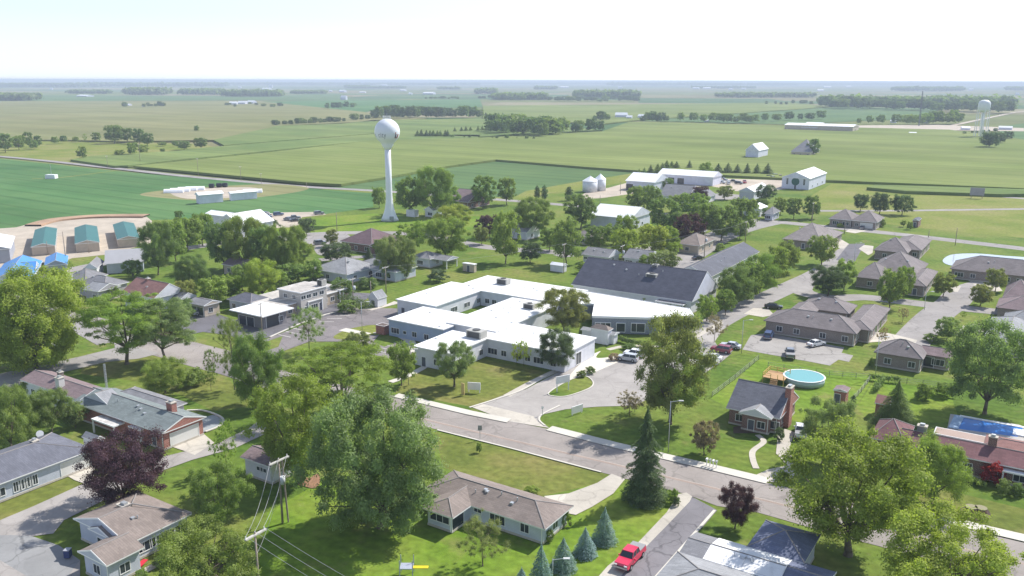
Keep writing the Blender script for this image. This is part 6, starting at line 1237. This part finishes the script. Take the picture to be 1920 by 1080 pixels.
row(lin((1545,202),(1890,212),40,2),(17,24),'in the front edge of the long far wood',cols='dk',wf=1.2)
row([(u,327+(.02*(u-1340))) for u in (1346,1364,1382,1400,1419,1438)],(21,25),'of the dark spruces behind the farmyard',kinds=('spruce',),cols='k',jit=(1,.5),wf=1.2)
row([(1197,334),(1208,331),(1220,327),(1232,325),(1243,322),(1250,320),(1260,318),(1269,318),(1293,318)],(15,21),'of the spruces left behind the machine sheds',kinds=('spruce',),cols='kd',jit=(1,.5),wf=1.1)
row(lin((1810,252),(1865,247),6),(5,8),'of the low trees in the far yard',cols='dk')
row(lin((900,186),(1190,190),40,3),(5,11),'of the scattered trees round the far hamlet',cols='dk',wf=1.4); row([(272,201),(278,201),(285,200),(292,200),(301,200),(307,200),(236,202)],(5,12),'of the trees at the lone farm in the tan field',cols='dk')
row(lin((800,185),(858,186),9,.5),(3,6),'of the tiny trees in the far middle fields',cols='dk',wf=1.5)
row([(426,198),(432,197),(470,196),(480,198),(495,200),(510,201),(525,200),(440,201)],(4,8),'of the trees at the far left farm',cols='dk',wf=1.4)
# far woods: masses nobody could count
def wood(u0,u1,v,h_px,label,dp=1.0):
    h_px*=.8; a,b=P(u0,v),P(u1,v); d=depth(a); h=h_px*d/F; n=int(min(900,max(60,(u1-u0)*7))); rng=np.random.default_rng(int(u0*3+v*7)+5)
    t=rng.random(n); y=rng.random(n)*h*5*dp; C=np.stack([a.x+(b.x-a.x)*t,a.y+(b.y-a.y)*t+y,np.full(n,h*.52)+rng.normal(size=n)*h*.10],1); o=Vector(a); C-=np.array([o.x,o.y,0])
    lv,tn=leaves(C,np.full(n,h*.42)*(.8+.4*rng.random(n)),n*9,h*.40,rng,1.0); lv[:,2]=np.maximum(lv[:,2],0)
    k=bpy.data.objects.new('far_wood',mesh_leaves('far_wood',lv,tn)); col.objects.link(k); k.location=o; k.color=(*TC['d'],1); tag(k,label,'wood',None,'stuff')
W=[(-40,46,189,15,'far-off wood at the left edge'),(124,200,176,8,'low far wood left of the lone farm'),(232,302,178,14,'rounded far wood above the tan field'),(335,404,178,12,'square far wood left of the far farm'),(414,520,181,13,'far wood behind the far left farm'),(545,608,176,7,'thin far wood left of the tower'),(645,690,165,6,'small far wood above the tower fields'),(820,862,168,6,'far woodlot right of the tower'),(892,930,176,11,'woodlot over the far middle fields'),(925,1026,187,13,'long wood of the far hamlet left'),(1080,1200,184,15,'wood of the far hamlet right'),(1003,1045,168,7,'pale woodlot near the horizon'),(1350,1530,183,10,'long low wood right of the hamlet'),(1685,1810,171,9,'hazy square wood near the right horizon'),(1560,1905,200,20,'long far wood below the right horizon'),(-60,150,164,9,'hazy woods on the left horizon'),(140,420,163,9,'hazy woods on the horizon left of the tower'),(430,900,160,6,'pale wood band on the horizon behind the tower'),(650,760,166,5,'hazy woods above the tower ball'),(1140,1500,161,7,'pale wood band on the right horizon'),(1300,1420,166,5,'hazy wood above the rounded tree row'),(1500,2000,160,5,'faint wood band at the far right horizon'),(860,1180,158.5,4.5,'faint wood band at the centre horizon'),(-100,640,157.5,4.5,'faint wood band at the far left horizon'),(1900,2000,170,8,'hazy wood at the right edge')]
for w_ in W: wood(*w_)
# far farm buildings
def far_b(u,v,wp,hp,i,dpth=None,rc_=1):
    p=P(u,v); d=depth(p); w_=wp*d/F; h=hp*d/F; rr=random.Random(i); dd=w_*.5 if w_>15 else w_*.8
    root=empty('far_barn',p,-R(rr.choice([AZ,AZ-8,0,15])),ordn(i)+' from the left of the white farm buildings scattered toward the horizon','barn','far white farm buildings')
    MB().box(-w_/2,w_/2,-dd/2,dd/2,0,h*.6).build('wall',MW,root); roofsolid(-w_/2-.3,w_/2+.3,-dd/2-.3,dd/2+.3,h*.6,'gablex',h*.5,.1).build('roof',[WMET if rc_ else GRY,TRIM,MW],root)
FB=sorted([(438,197,14,6),(455,196,16,6),(472,195,18,6),(160,181,32,3),(60,162,5,3),(97,168,6,3),(240,199,14,4),(269,201,4,3),(370,160,4,3),(450,165,6,3),(508,165,7,6),(500,168,16,3),(430,172,5,2),(645,187,12,7),(643,173,14,4),(620,172,6,3),(680,174,12,2),(756,171,12,3),(770,177,6,3),(805,177,22,4),(660,157,8,3),(720,161,12,3),(1000,181,4,3),(1058,165,16,3),(1163,166,8,4),(1190,175,7,4),(1165,221,22,9),(1180,223,10,6),(1203,222,12,7),(1305,167,12,3),(1325,167,14,3),(1370,169,8,3),(1394,168,8,3),(1551,165,14,3),(1538,171,12,3),(1590,164,10,3),(1820,170,8,4),(1847,161,8,3),(1675,230,10,5),(1735,231,14,4),(1907,178,6,4),(1810,243,14,5),(1885,243,22,6),(1711,251,12,3),(1325,228,8,3)])
for i,f_ in enumerate(FB): far_b(*f_,i)
for i,(u,v) in enumerate(((397,352),(411,351),(422,350.5))):
    o=MB().tube((-1.3,0,1.2),(1.3,0,1.2),1.2,n=18).build('round_bale',mat('wrapped_bale',(.03,.035,.045),.5,.2)); o.location=P(u,v); tag(o,ordn(i)+' from the left of three dark bales behind the sheds in the green field','bale','dark round bales')
# ---------------------------------------------------------------- haze
hm=bpy.data.materials.new('haze_air'); hm.use_nodes=True; t=hm.node_tree; t.nodes.remove(t.nodes['Principled BSDF']); pv=t.nodes.new('ShaderNodeVolumePrincipled'); pv.inputs['Color'].default_value=(.72,.82,.95,1); pv.inputs['Density'].default_value=HAZE; pv.inputs['Anisotropy'].default_value=.0
t.links.new(pv.outputs[0],t.nodes['Material Output'].inputs['Volume'])
hz=MB().box(-GB-50,GB+50,-GB-50,GB+50,-1.6,64).build('haze',hm); tag(hz,None,None,None,'stuff')
hz.display_type='WIRE'
